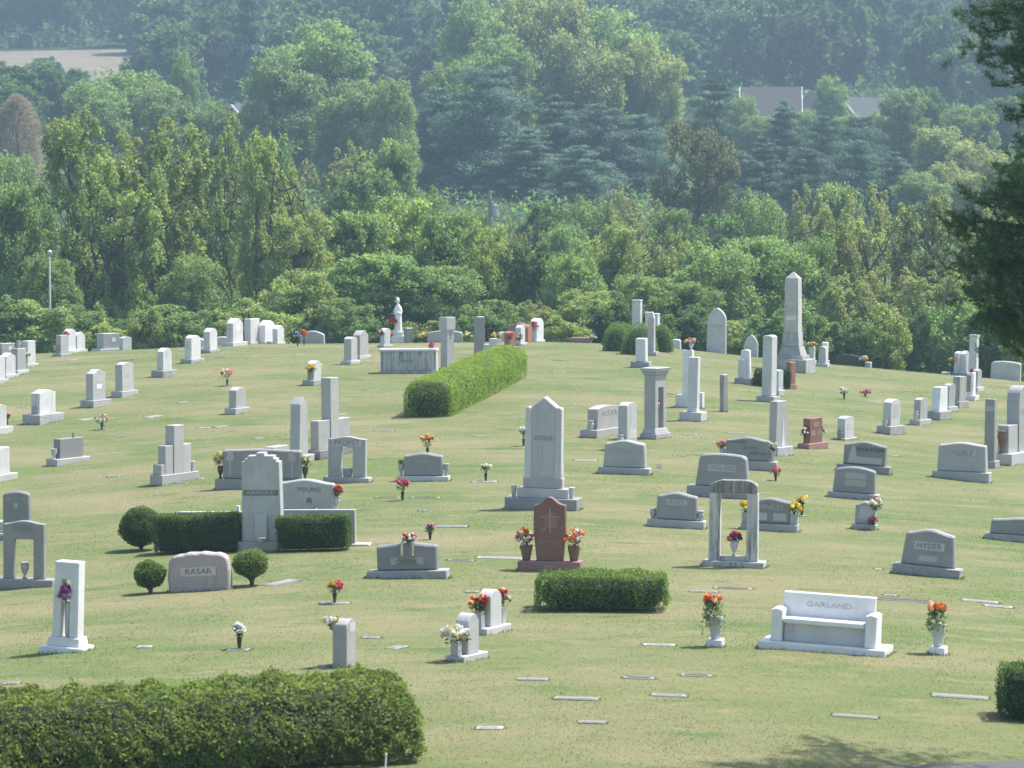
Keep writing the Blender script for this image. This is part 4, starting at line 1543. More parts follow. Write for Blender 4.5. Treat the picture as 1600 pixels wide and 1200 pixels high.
S.text('Je', -10, 67, 9, -7.5, ETCH); S.panel(0, 8, 14, 6, -16, ETCH, 'etched_scroll')
for x in (-38, 38):
    S.vase(x, 16, 24, 10.5, -2, BROWNVASE, 'vase', 'taper')
bouquet(S.spot(-39, -2, 52), .21, ('orange', 'white', 'red'), 'orange and white flowers in the left brown vase of the red headstone', 36, .075, 1.1, 90)
bouquet(S.spot(39, -2, 52), .21, ('orange', 'white', 'peach'), 'orange and white flowers in the right brown vase of the red headstone', 36, .075, 1.1, 90)

S = Stone(662, 753, 'grey headstone on a rounded base with an empty urn and a green-filled urn', (82, 24), -6, 0)
S.base(82, 8, 24, GRANITE_L); S.die(62, 60, 36, 14, 8, 'serp', 4, GRANITE_D)
S.text('GRAY', 0, 31, 6, -7, GRANITE)
for x in (-36, 36):
    S.vase(x, 8, 19, 5, 0, GRANITE, 'vase', 'urn')
bouquet(S.spot(-36, 0, 31), .10, (), 'dark green sprig in the left urn of the low grey headstone', 0, .05, 1, 60)
ground_vase(668, 712, 677, 11, ('red', 'yellow', 'peach'), 'yellow and red flowers in a vase behind the low grey headstone', n_head=24)

S = Stone(638, 905, 'wide grey headstone with COOK and a flower saddle', (128, 34), -7, -1.5)
S.o['label'] = 'wide grey headstone with a ribboned flower spray laid over its top'
S.base(128, 12, 34, ROCKP); S.die(96, 96, 43, 17, 12, 'serp', 4, GRANITE_D)
S.text('COOK', 0, 25, 9, -8.5, CARVED)
for x in (-20, 20):
    S.panel(x, 27, 12, 11, -8.5, GRANITE, 'carved_leaf')
e = bouquet(S.spot(3, 0, 64), .15, ('pink', 'white', 'red'), 'pink and white saddle spray with two cream ribbons on the wide headstone', 18, .06, .6, 120)
for x in (-.13, .09):
    MB().box(x - .025, x + .025, -.16, -.15, -.36, -.08).build('ribbon', RIBBON, e)
ground_vase(672, 843, 817, 9, ('white', 'lilac', 'pink'), 'small mixed pale flowers in a leaning bronze vase behind the wide headstone', n_head=26, head=.05)

# --- wall monument with windows, and neighbours
S = Stone(478, 804, 'grey serpentine headstone beside a red rose urn, behind the clipped hedge', (116, 24), -7, 0)
S.base(116, 6, 24, GRANITE_L); S.die(92, 90, 48, 13, 6, 'serp', 6, GRANITE)
S.text('YOUNG', 6, 38, 7, -6.5, CARVED, 1.1); S.die(9, 9, 9, .6, 17, 'round', 4, CARVED, 'emblem', 6, -6.6, 0)
for x in (-18, 28):
    S.panel(x, 38, 9, 7, -6.5, PANEL, 'carved_flower')
S.vase(49, 6, 22, 5.5, 0, GRANITE_L, 'vase', 'urn')
bouquet(S.spot(49, 0, 37), .17, ('red', 'crimson'), 'bright red roses in the pale urn above the clipped hedge', 22, .085)
bouquet(S.spot(17, -14, 8), .07, ('yellow', 'white'), 'small yellow and white flowers laid on top of the hedge corner', 8, .05)

S = Stone(411, 861, 'tall stepped grey monument with carved window and low side walls', (72, 34), -8, -.5, 'monument', 'monument')
S.base(76, 14, 34, GRANITE)
S.die(63, 60, 140, 18, 14, 'steps', 14, GRANITE)
for x in (-5, 5):
    S.die(8, 8, 20, .6, 108, 'flat', 0, PANEL, 'carved_window_pane', x, -9.1, 0)
    S.die(8, 6, 14, .6, 131, 'round', 10, PANEL, 'carved_window_pane', x, -9.1, 0)
S.panel(0, 91, 56, 9, -9, stone_mat('mossy_band', (.20, .205, .17), .3, .9)); S.text('ARNOLD', 0, 91, 6, -9, GRANITE, 1.35)
S.block(-10, 10, -16, -9.2, 14, 57, GRANITE, 'vase_niche')
S.vase(2, 14, 8, 8, -24, GRANITE_L, 'bowl', 'taper')
S.block(-142, -20, 22, 34, -20, 58, GRANITE, 'side_wall'); S.block(20, 142, 32, 44, -20, 60, GRANITE, 'side_wall')
S.block(100, 165, 26, 50, -20, 6, GRANITE_L, 'wall_footing')
MB().box(S.m(-47), S.m(-42), S.m(25), S.m(31), S.m(58.3), S.m(67)).build('small_plaque', WHITEPAINT, S.o, .005)

S = Stone(410, 764, 'wide dark blue-grey headstone etched with two trees and flanked by flower vases', (146, 30), -6, .5)
S.base(146, 14, 30, GRANITE_D); S.die(124, 124, 47, 16, 14, 'serp', 2, GRANITE_D)
for x in (-50, 48):
    S.panel(x, 34, 2.5, 36, -8, GRANITE, 'etched_trunk'); S.die(13, 11, 16, .6, 43, 'round', 7, GRANITE, 'etched_crown', x, -8.15, 0)
for x in (-67, 68):
    S.vase(x, 14, 20, 5, 0, BRONZE, 'vase', 'urn')
bouquet(S.spot(-69, 0, 46), .17, ('cream', 'yellow'), 'cream and pale yellow flowers left of the wide etched headstone', 16, .07, 1.2, 120)
bouquet(S.spot(69, 0, 44), .15, ('cream', 'yellow'), 'pale yellow-green flowers right of the wide etched headstone', 10, .06, 1.2, 120)
simple(432, 716, 'small grey stone with a bright flat top behind the wide etched headstone', 40, 10, 18, 'flat', 0, (48, 6, 24), YF, 0, GRANITE)


def portal(px, py, label, W, H, t, ow, oh, base, yaw, roll, mat, bmat, top='serp', rise=4, name='gateway_monument', bdark=None):
    """an open arch: two posts and a lintel on a base"""
    S = Stone(px, py, label, (base[0], base[2]), yaw, roll, name, 'monument')
    S.base(*base, bmat)
    out = outline(W, W, H, top, rise)
    a, b = W / 2, ow / 2
    P = [(-a, 0), (-b, 0), (-b, oh), (b, oh), (b, 0), (a, 0)] + out[2:]
    mm = S.m
    MB().prism([(mm(x), mm(z + base[1])) for x, z in P], -mm(t / 2), mm(t / 2)).build('arch', mat, S.o, .01)
    return S


S = portal(543, 755, 'grey open arch monument lettered PROPST', 60, 64, 13, 19, 47, (74, 8, 24), -10, 0, GRANITE, GRANITE, 'serp', 4)
S.o['label'] = 'grey open arch monument with a small block standing in its opening'
S.panel(0, 62, 46, 10, -6.5); S.text('PROPST', 0, 62, 8, -6.5, CARVED, 1.05); S.block(-6, 6, -5, 5, 8, 22, GRANITE_D, 'vase_block', .01, -1.5, 0)

S = portal(39, 920, 'large dark grey open arch monument with a pale urn under it', 66, 92, 16, 32, 63, (98, 14, 32), -12, 0, GRANITE_D, GRANITE_D, 'serp', 5)
S.text('REED', 0, 94, 10, -8, GRANITE_D); S.vase(0, 14, 26, 7, 0, GRANITE, 'urn', 'urn')

S = Stone(27, 842, 'dark grey oval-top tablet standing behind the large open arch', (52, 22), -12, 0)
S.base(60, 6, 22, GRANITE); S.die(44, 42, 68, 10, 6, 'oval', 4, GRANITE_D)
S.text('HOLSTON', 0, 62, 5, -5, GRANITE); S.panel(0, 52, 6, 8, -5, GRANITE, 'carved_emblem')
S = Stone(-18, 833, 'low grey headstone half hidden behind the dark open arch', (60, 22), -12, 0)
S.base(66, 5, 22, GRANITE); S.die(56, 56, 14, 14, 5, 'flat', 0, GRANITE)

S = Stone(314, 924, 'rough pinkish grey boulder headstone between two round shrubs', (98, 34), -6, -2.5)
m = S.m
P = [(-48, 0), (48, 0), (49, 30), (46, 50), (40, 55)] + [(40 - 80 * i / 10, 56 + 4 * math.sin(math.pi * i / 10) + .8 * math.sin(i * 2.1)) for i in range(1, 10)] + [(-40, 55), (-46, 48), (-49, 24)]
mb = MB().prism([(m(a), m(b) - (.25 if b == 0 else 0)) for a, b in P], -m(15), m(15)); mb.build('boulder', PINKGR, S.o, .03)
S.panel(0, 31, 56, 14, -15, stone_mat('dressed_pink_panel', (.50, .455, .44), .1, .8)); S.text('RASAR', 0, 31, 9, -15, CARVED, 1.15)

# --- white bench with family name
S = Stone(1290, 1024, 'white marble memorial bench lettered GARLAND', (204, 84), -9, 2.2, 'memorial_bench', 'bench')
S.o['label'] = 'white marble memorial bench with lettered back and square armrests'
S.base(204, 11, 76, MARBLE)
S.die(150, 148, 76, 12, 11, 'flat', 0, MARBLE, 'backrest', 0, 18)
S.block(-66, 66, -26, 12, 41, 49, MARBLE, 'seat', .012); S.block(-66, 66, -14, 11.5, 11, 40.8, PALEGREY, 'seat_support')
for x in (-76, 76):
    S.die(18, 18, 53, 48, 11, 'serp', 2, MARBLE, 'armrest', x, -4)
S.text('GARLAND', 0, 69, 8.5, 12, GRANITE_L, 1.35)
for x, n_ in ((1118, 'left'), (1466, 'right')):
    py = 1012 if n_ == 'left' else 1024
    U = Stone(px := x, py, 'white urn of orange flowers and trailing ivy standing %s of the white bench' % n_, (25, 25), -10, 0, 'urn_planter', 'urn')
    U.block(-12.5, 12.5, -12.5, 12.5, -20, 12, MARBLE, 'pedestal'); U.vase(0, 12, 36, 12.5, 0, PALEGREY, 'urn', 'taper')
    bq = bouquet(U.spot(-4, -2, 74), .17, ('orange', 'peach'), 'orange lilies and grey-green ivy in the urn %s of the bench' % n_, 13, .09, .5, 40)
    rng = np.random.default_rng(9 + x)
    P = []
    for k in range(9):
        a = rng.uniform(0, 6.28)
        L = rng.uniform(.12, .28)
        for i in range(26):
            t = i / 25
            P.append((math.cos(a) * L * t ** .7 * (1.3 if k < 3 else .8), math.sin(a) * L * t ** .7, -.05 + .08 * math.sin(t * 2.6) - (.55 if k < 3 else .3) * t * t))
    d_ = sphere_pts(330, rng) * np.array([.19, .19, .22]) * rng.uniform(.6, 1, (330, 1)) + np.array([.03, 0, -.27])
    P = np.concatenate([np.array(P) + rng.normal(size=(len(P), 3)) * .015, d_])
    link(bpy.data.objects.new('trailing_ivy', quads_mesh('trailing_ivy', leaf_quads(P, .055, rng, None, .7), leaf_mat('grey_green_ivy', (.10, .14, .10), (.30, .35, .28)), rng.random(len(P)))), bq)

# --- white lantern-like monument at the left
S = Stone(105, 1021, 'white marble pillar monument with a tall niche holding purple flowers', (70, 50), -19, 2, 'monument', 'monument')
S.base(72, 9, 50, MARBLE); S.base(56, 14, 38, MARBLE, 9, 'plinth', 2)
a, b, H = 22, 8, 120
P = [(-a, 0), (-b, 0), (-b, 92), (b - 1, 92), (b - 1, 0), (a, 0), (a - 2, H), (-a + 2, H)]
m = S.m
MB().prism([(m(x), m(z + 23)) for x, z in P], -m(13), m(13)).build('arch', MARBLE, S.o, .012)
S.vase(0, 23, 56, 7, 0, PALEGREY, 'vase', 'taper')
bouquet(S.spot(-2, -10, 92), .14, ('purple', 'magenta', 'lilac'), 'purple and magenta flowers in the niche of the white pillar', 26, .065, 1.2, 50)

# --- stained concrete arch
S = Stone(1147, 888, 'weathered streaked concrete arch of two posts and a stepped lintel', (98, 34), -7, 1, 'gateway_monument', 'monument')
S.base(98, 9, 34, CONCRETE)
S.die(18, 17, 108, 15, 9, 'flat', 0, CONCRETE, 'post', -31); S.die(18, 17, 108, 15, 9, 'flat', 0, CONCRETE, 'post', 29)
P = [(-39, 0), (37, 0), (37, 12), (32, 16), (22, 20), (-20, 20), (-32, 16), (-39, 12)]
m = S.m
MB().prism([(m(x), m(z + 117.3)) for x, z in P], -m(9), m(9)).build('lintel', MOSSCON, S.o, .015)
S.block(-22, 20, -5, 5, 9, 17, CONCRETE, 'curb'); S.vase(0, 17, 24, 7, -1, GRANITE_L, 'vase', 'urn')
bouquet(S.spot(0, -1, 46), .17, ('crimson', 'red', 'blue'), 'dark red flowers with blue and white ribbon under the concrete arch', 22, .08, .7, 30)

# --- obelisk group on the brow at right
S = Stone(1240, 582, 'tall weathered stone obelisk with flared pedestal on a dark stepped base', (58, 54), -14, 1, 'obelisk', 'obelisk')
S.base(56, 20, 54, OLDGREY)
S.block(-22, 20, -20, 20, 20.2, 26, OLDGREY, 'step')
S.block(-21, 17, -18, 18, 26.2, 40, OLDGREY, 'flared_foot', .01, 4.5, 4.5)
S.block(-16, 12, -13, 13, 40.2, 62, OLDGREY, 'pedestal', .01, 1.5, 1.5)
S.block(-13.5, 10, -11, 11, 62.2, 147, OBELISK, 'shaft', .01, 1.2, 1.2)
S.block(-12.2, 8.7, -9.7, 9.7, 147.1, 157, OBELISK, 'pyramid_tip', .004, 9.5, 9)
for z in (107, 85):
    S.panel(-1.5, z, 16, 7, -10.7, OLDMARB)

S = Stone(1119, 542, 'tall pale pointed-arch tablet alone on the brow of the hill', (32, 8), -8, 1, 'tablet', 'headstone')
S.die(31, 29, 71, 6, 0, 'gothic', 22, PALEGREY, below=.3); S.panel(0, 42, 18, 5, -3, GRANITE)
S = Stone(1173, 551, 'small pale pointed-arch tablet with shouldered top near the obelisk', (24, 7), -8, 2, 'tablet', 'headstone')
S.die(23, 22, 34, 5, 0, 'gothic', 20, PALEGREY, below=.3)

# pillars in the ring of domes
for px, py, w, h, lab, mt in ((995, 517, 13, 70, 'tallest square white-capped pillar rising from the ring of dome shrubs', PALEGREY), (1014, 516, 10, 53, 'white square pillar left of its grey twin in the ring of dome shrubs', MARBLE), (1025, 515, 9, 52, 'grey-fronted pillar right of its white twin in the ring of dome shrubs', OLDMARB)):
    S = Stone(px, py, lab, (w, 12), -14, 0, 'pillar', 'monument')
    S.die(w + 1, w, h - 2, 12, 0, 'flat', 0, mt, 'shaft', below=.8)
    S.block(-w / 2 - .5, w / 2 + .5, -6.5, 6.5, h - 1.9, h, MARBLE, 'cap')
    S.panel(0, h - 10, w - 2, 14, -6, OLDMARB)
S = Stone(1018, 556, 'slender grey obelisk on a small base in front of the dome shrubs', (17, 15), -14, 0, 'obelisk', 'obelisk')
S.base(20, 6, 17, GRANITE); S.block(-6, 5, -5, 5, 6, 59, GRANITE, 'shaft', .008, .8, .8); S.block(-5.2, 4.2, -4.2, 4.2, 59.1, 68, GRANITE_L, 'tip', .004, 3, 3)
S = Stone(1002, 575, 'short white square headstone on a wide rough base before the dome shrubs', (30, 18), -14, 0)
S.base(30, 9, 18, ROCKP); S.die(17, 16, 37, 10, 9, 'flat', 0, MARBLE)

S = portal(1024, 687, 'tall grey gateway monument with moulded cap and a red and white bouquet inside', 36, 92, 20, 16, 72, (48, 8, 30), 58, 0, GRANITE, GRANITE, 'flat', 0)
S.block(-20, 20, -12, 12, 100.2, 105, GRANITE, 'frieze'); S.block(-22, 22, -14, 14, 105.2, 111, GRANITE, 'cap', .01, -1.5, -1.5); S.block(-22, 22, -12.5, 12.5, 8.2, 16, GRANITE, 'footing', .01, 3, 2)
S.vase(0, 16.2, 24, 4, 0, GRANITE_L)
bouquet(S.spot(0, -2, 52), .13, ('white', 'red'), 'white and red flowers inside the tall grey gateway', 14, .08, 1.2, 30)

S = Stone(1083, 659, 'tall white pillar stone on a square base between the gateway and the slender post', (36, 30), -16, .5, 'pillar', 'monument')
S.base(36, 14, 30, GRANITE_L); S.base(17, 6, 15, PALEGREY, 14.2, 'footing', 1); S.die(16, 16, 80, 13, 20, 'flat', 0, PALEGREY, 'shaft')
S.panel(0, 88, 12, 3, -6.5, GRANITE_L)
S = Stone(1078, 638, 'white marble monument with low side blocks and a top vase behind the white pillar', (42, 16), -14, 0, 'monument', 'monument')
S.die(16, 16, 90, 10, 0, 'flat', 0, MARBLE, 'shaft', -3, below=.3); S.block(-22, -11, -6, 6, -8, 20, MARBLE, 'side_block'); S.block(13, 22, -6, 6, -8, 24, MARBLE, 'side_block'); S.vase(2, 90, 12, 4, 0, MARBLE)
bouquet(S.spot(1, 0, 104), .22, ('pink', 'lilac', 'yellow'), 'pink, lilac and yellow flowers on top of the white marble monument', 22, .09, .6, 60)
S = Stone(1131, 644, 'slender bare grey post stone standing alone in the grass', (9, 9), 40, 0)
S.die(10, 9.5, 57, 9, 0, 'flat', 0, OLDGREY, below=.3); S.block(-4.5, 4.5, -4.2, 4.2, 57.1, 59, PALEGREY, 'cap')
S = Stone(1163, 601, 'white marble headstone with a lower stone panel on a rough base by the small hedge', (24, 20), -16, 0)
S.base(26, 10, 20, ROCKP); S.die(15, 14, 44, 8, 10, 'round', 2, MARBLE, 'die', 2, 3); S.die(12, 11, 30, 5, 10, 'oval', 2, PALEGREY, 'front_slab', -2, -5)
S = Stone(1200, 629, 'tall grey slab headstone with rounded white top in front of the small hedge', (28, 24), -22, 1)
S.base(30, 9, 24, GRANITE); S.die(17, 16, 96, 15, 9, 'oval', 2, PALEGREY)
simple(1217, 619, 'small white headstone tucked behind the tall grey slab', 13, 32, 7, 'oval', 2, (17, 9, 12), 50, 1, PALEGREY, GRANITE_L)
simple(1235, 608, 'narrow terracotta-coloured headstone at the end of the small hedge', 13, 35, 9, 'flat', 0, (16, 7, 12), 45, 1, BRICKRED, REDGR_L)
S = Stone(1268, 557, 'small white pedestal stone topped by a basket of pink and yellow flowers', (14, 10), -14, 1)
S.base(14, 4, 10, GRANITE_L); S.die(9, 8, 21, 7, 4, 'flat', 0, PALEGREY)
bouquet(S.spot(0, 0, 29), .24, ('pink', 'yellow', 'white'), 'pink and yellow flowers on the small white pedestal stone', 20, .10, .5, 40)
S = Stone(1285, 573, 'small grey urn-shaped headstone in front of a white square one', (18, 14), -14, 1)
S.base(20, 5, 14, GRANITE_L); S.die(13, 10, 27, 8, 5, 'oval', 2, PALEGREY)
simple(1288, 566, 'small white square headstone right behind the grey urn-shaped one', 9, 28, 7, 'flat', 0, (14, 6, 10), -14, 1, MARBLE, GRANITE_L)
S = Stone(1326, 562, 'wide low polished black headstone near the trees', (42, 9), -6, 2)
S.die(40, 40, 18, 7, 0, 'serp', 3, BLACKGR, below=.3)
simple(1356, 563, 'tiny grey block stone beside the black headstone', 10, 9, 8, 'flat', 0, None, -10, 2, GRANITE)
ground_vase(1350, 561, 543, 6, ('yellow', 'pink', 'white'), 'yellow and pink flowers at the end of the black headstone', n_head=16, head=.1)
S = Stone(1571, 586, 'broad white headstone below the hanging pine branches', (48, 10), -6, 2.5)
S.die(47, 46, 29, 8, 0, 'shoulder', 6, PALEGREY, below=.3)
S = Stone(1521, 577, 'tall pale square column rising behind the row of headstones into the pine branches', (14, 13), -14, 1, 'column', 'monument')
S.base(20, 5, 18, GRANITE); S.block(-7, 6, -6.5, 6.5, 5, 62, OLDMARB, 'shaft', .01, .6, .6); S.block(-7, 6, -6.5, 6.5, 62.1, 66, OLDMARB, 'cap', .005)
simple(1498, 577, 'grey headstone with a pink flower before the pale column', 18, 34, 8, 'oval', 3, (22, 4, 12), 50, 1, PALEGREY)
simple(1508, 576, 'white peaked headstone just left of the pale column', 18, 36, 8, 'peak', 5, (22, 4, 12), 55, 1, MARBLE)
ground_vase(1487, 582, 553, 6, ('yellow', 'red'), 'green-leaved yellow and red flowers in a dark vase by the column', n_head=10, head=.08, leaves=140)
simple(1480, 574, 'long low grey marker block in the grass by the column', 18, 4, 8, 'flat', 0, None, -10, 1, GRANITE_L)

# --- right-hand row facing the side path
S = simple(1392, 680, 'grey oval-top headstone at the near end of the side-path row with a small urn', 34, 42, 14, 'oval', 5, (56, 13, 24), 58, 2, GRANITE_L, ROCKP, 1, [(2, 24, 20, 20, PANEL)])
S.vase(-23, 13, 11, 4.5, 0, GRANITE_L, 'vase', 'jar')
simple(1438, 666, 'slim grey headstone with a round urn, second in the side-path row', 28, 34, 11, 'oval', 3, (44, 9, 18), 58, 2, GRANITE, GRANITE, 0, [(2, 22, 12, 12, PANEL)], [(-18, 9, 14, 4.5, GRANITE_L)])
S = simple(1467, 657, 'white flared headstone on a stained two-step base in the side-path row', 27, 38, 14, 'flat', 0, (46, 13, 24), 58, 2, MARBLE, OLDGREY, 5)
simple(1482, 644, 'grey headstone just behind the white flared one in the side-path row', 24, 36, 10, 'oval', 3, (36, 8, 16), 58, 2, GRANITE, GRANITE_L)
simple(1498, 638, 'lichen-grey headstone on a brown base in the side-path row', 24, 39, 12, 'flat', 0, (36, 10, 18), 58, 2, OLDGREY, OLDGREY)
S = Stone(1516, 626, 'white marble niche headstone with a red flower on top', (21, 18), -20, 1)
S.base(23, 8, 18, MARBLE); S.die(12, 11, 36, 8, 8, 'flat', 0, MARBLE); S.panel(-2, 26, 7, 26, -4, GRANITE_D, 'niche')  # flat plate, no recess cut: the niche's shade is put into its darker colour
bouquet(S.spot(0, 0, 46), .10, ('red',), 'red flower on top of the white niche headstone', 6, .07)
simple(1526, 612, 'small grey headstone behind the white niche headstone', 16, 28, 8, 'oval', 3, (24, 7, 14), 58, 2, GRANITE, GRANITE_L)
simple(1321, 689, 'small light grey headstone with a dark urn at its left end', 32, 34, 13, 'oval', 3, (44, 3, 20), 58, 1, GRANITE_L, GRANITE, 0, [(1, 18, 16, 8, PANEL)], [(-20, 3, 14, 5, GRANITE_D)])
S = simple(1270, 703, 'red granite headstone with three pale name plates on a pink base', 36, 39, 13, 'flat', 0, (56, 9, 22), 52, 0, REDGR, REDGR_L, 0, [(0, 29, 16, 7, REDGR_L), (-9, 15, 11, 9, REDGR_L), (8, 15, 11, 9, REDGR_L)])
bouquet(S.spot(-24, 0, 26), .15, ('red', 'white', 'blue'), 'red, white and blue flowers at the left end of the small red headstone', 20, .07, 1.4, 20)
bouquet(S.spot(24, 0, 26), .13, ('red', 'white', 'blue'), 'red, white and blue flowers at the right end of the small red headstone', 16, .07, 1.2, 20)
S = simple(1216, 713, 'tall tapering grey slab with a carved lily on a thick base', 26, 72, 14, 'flat', 0, (42, 13, 28), 50, 0, GRANITE, GRANITE_L, 8)
S.die(8, 2, 40, .8, 14, 'flat', 0, CARVED_L, 'carved_lily', 3, -7.2, 0)
S = Stone(1547, 733, 'slender square grey column stone on a small base by the stepped monument', (26, 22), -16, 1, 'pillar', 'monument')
S.base(24, 12, 24, GRANITE); S.die(17, 15, 97, 12, 12, 'flat', 0, GRANITE_D, 'shaft'); S.panel(0, 94, 13, 8, -6, GRANITE)


def stepped(px, py, label, yaw, cw, ch, ct, ww, wh, base, mat, bmat, top='flat', rise=0, roll=0, wt=None):
    """tall middle slab with a lower wing on each side, on one long base"""
    S = Stone(px, py, label, (base[0], base[2]), yaw, roll, 'stepped_monument', 'monument')
    S.base(*base, bmat)
    z = base[1]
    S.die(cw, cw, ch, ct, z, top, rise, mat, 'middle_slab')
    wt = wt or ct * .85
    for sx in (-1, 1):
        S.die(ww, ww, wh, wt, z, 'flat', 0, mat, 'wing', sx * (cw / 2 + ww / 2 + .3))
    return S


S = stepped(1592, 728, 'large stepped grey monument with curved cap beside the slender column', 55, 44, 104, 22, 34, 44, (134, 17, 40), GRANITE, GRANITE_L, 'round', 22)
S.vase(-62, 17, 36, 7, 0, BROWNVASE, 'urn', 'urn'); S.text('BELL', 0, 80, 10, -11, GRANITE_L)
S = stepped(273, 758, 'stepped grey monument with low end blocks in the open grass', 60, 27, 76, 17, 21, 45, (100, 15, 24), GRANITE, GRANITE)
S.block(-47, -37, -8, 8, 15.2, 31, GRANITE, 'end_block'); S.block(37, 47, -8, 8, 15.2, 31, GRANITE, 'end_block')
S = stepped(517, 718, 'tall stepped grey monument with lower wings behind the open arch monument', 60, 24, 112, 18, 34, 46, (110, 12, 32), GRANITE, GRANITE_D)
S = Stone(467, 725, 'tall grey slab with sloping top left of the stepped monument', (40, 22), 62, 0, 'monument', 'monument')
S.base(58, 12, 24, GRANITE_L); S.die(26, 22, 92, 18, 12, 'peak', 12, GRANITE)

# --- left rows facing the side path
S = simple(150, 638, 'grey serpentine headstone on a rough base with two pale plates, in the left row', 30, 48, 13, 'serp', 4, (46, 11, 24), YF, 0, GRANITE, ROCKP, 0, [(0, 32, 14, 8, PANEL), (0, 21, 16, 7, MARBLE)])
simple(195, 622, 'grey flat-topped headstone with one pale plate, uphill neighbour in the left row', 28, 45, 13, 'serp', 2, (42, 9, 20), YF, 0, GRANITE, GRANITE, 0, [(0, 25, 12, 8, PANEL)])
simple(257, 590, 'mottled pale headstone on a wide base in the left row', 22, 35, 11, 'oval', 4, (38, 10, 22), YF, 0, OLDMARB, ROCKP)
simple(301, 568, 'old stained rounded headstone on a dark base', 24, 37, 12, 'round', 6, (36, 6, 20), YF, 0, OLDMARB, OLDGREY)
simple(329, 552, 'dark-based weathered headstone in front of the white group on the brow', 20, 34, 11, 'oval', 4, (28, 5, 17), YF, 0, OLDMARB, OLDGREY)
S = simple(367, 541, 'white serpentine headstone with square name plate in the group on the brow', 26, 37, 12, 'oval', 5, (40, 6, 20), YF, 0, OLDMARB, GRANITE_L, 0, [(0, 22, 10, 10, MARBLE)])
simple(394, 535, 'plain flat-topped white headstone in the group on the brow', 24, 36, 11, 'flat', 0, (34, 4, 18), YF, 0, PALEGREY, GRANITE_L)
simple(417, 533, 'bright white round-shouldered headstone in the group on the brow', 26, 33, 11, 'oval', 5, (36, 4, 16), YF, 0, MARBLE, GRANITE_L)
simple(435, 532, 'narrow white arched headstone with flowers at the end of the group on the brow', 18, 27, 9, 'oval', 4, (22, 2, 12), YF, 0, PALEGREY, GRANITE_L)
S = Stone(304, 533, 'wide pale round-topped stone behind the old stained headstone', (32, 8), -6, 0)
S.die(31, 30, 15, 8, 0, 'oval', 4, OLDMARB, below=.4)
S = Stone(347, 534, 'wide low bluish stone behind the white group on the brow', (40, 8), -6, 0)
S.die(38, 36, 14, 8, 0, 'oval', 4, PALEGREY, below=.4)
S = Stone(488, 531, 'wide grey round-topped headstone sunk behind the brow', (40, 8), -6, 0)
S.die(39, 38, 20, 8, 0, 'oval', 6, GRANITE, below=.4)
simple(548, 570, 'small pale headstone with square top left of its rounded twin', 17, 37, 13, 'oval', 2, (28, 6, 18), YF, 0, GRANITE, GRANITE_L)
simple(564, 562, 'pale headstone with rounded top behind the square one', 24, 39, 12, 'oval', 5, (32, 6, 16), YF, 0, GRANITE, GRANITE_L)
S = simple(602, 543, 'small pale headstone between two bunches of pink flowers', 14, 26, 9, 'oval', 3, (22, 4, 14), 50, 0, PALEGREY, GRANITE_L)
bouquet(S.spot(-10, 0, 24), .16, ('pink', 'white', 'red'), 'pink and red flowers left of the small pale headstone by the statue', 18, .08)
bouquet(S.spot(10, 0, 20), .15, ('pink', 'red'), 'pink flowers right of the small pale headstone by the statue', 16, .08)
S = simple(68, 664, 'square mottled white headstone with a dark urn on a broad rough base', 38, 38, 16, 'serp', 3, (60, 14, 32), YF, 0, OLDMARB, ROCKP)
S.vase(-26, 14, 12, 4, 0, GRANITE_D, 'vase', 'jar')
S = simple(-6, 682, 'pale headstone with a red flower beside its base', 34, 37, 13, 'serp', 3, (54, 11, 24), YF, 0, GRANITE_L, GRANITE_L)
ground_vase(12, 664, 646, 4, ('red',), 'single red flower beside the pale headstone', .1, .03, n_head=7, head=.07)
S = simple(-4, 757, 'light grey headstone with small end vase downhill of the red flower', 40, 42, 15, 'flat', 0, (66, 11, 26), YF, 0, GRANITE_L, GRANITE_L, 0, None, [(26, 11, 16, 4, GRANITE_L)])
S = simple(107, 728, 'low long dark grey headstone with an urn and a small bird on top', 60, 31, 13, 'flat', 0, (86, 9, 22), 60, 0, GRANITE_D, GRANITE)
S.vase(-37, 9, 16, 5, 0, GRANITE_L, 'vase', 'urn')
S.die(4, 1, 8, 3, 40, 'round', 1, GRANITE_D, 'bird_ornament', 12)
simple(371, 648, 'small grey headstone alone on the left slope', 26, 32, 13, 'oval', 3, (40, 9, 20), YF, 0, GRANITE, GRANITE)
S = simple(491, 603, 'small grey headstone flanked by yellow flowers', 20, 30, 12, 'oval', 3, (36, 8, 20), YF, 0, GRANITE_L, GRANITE, 0, None, [(-14, 8, 13, 4, GRANITE_D)])
bouquet(S.spot(-15, -2, 27), .19, ('yellow',), 'yellow flowers in the dark urn left of the small grey headstone', 22, .08, .7)
bouquet(S.spot(15, 2, 30), .16, ('yellow', 'cream'), 'yellow flowers behind the small grey headstone', 16, .08, .8)
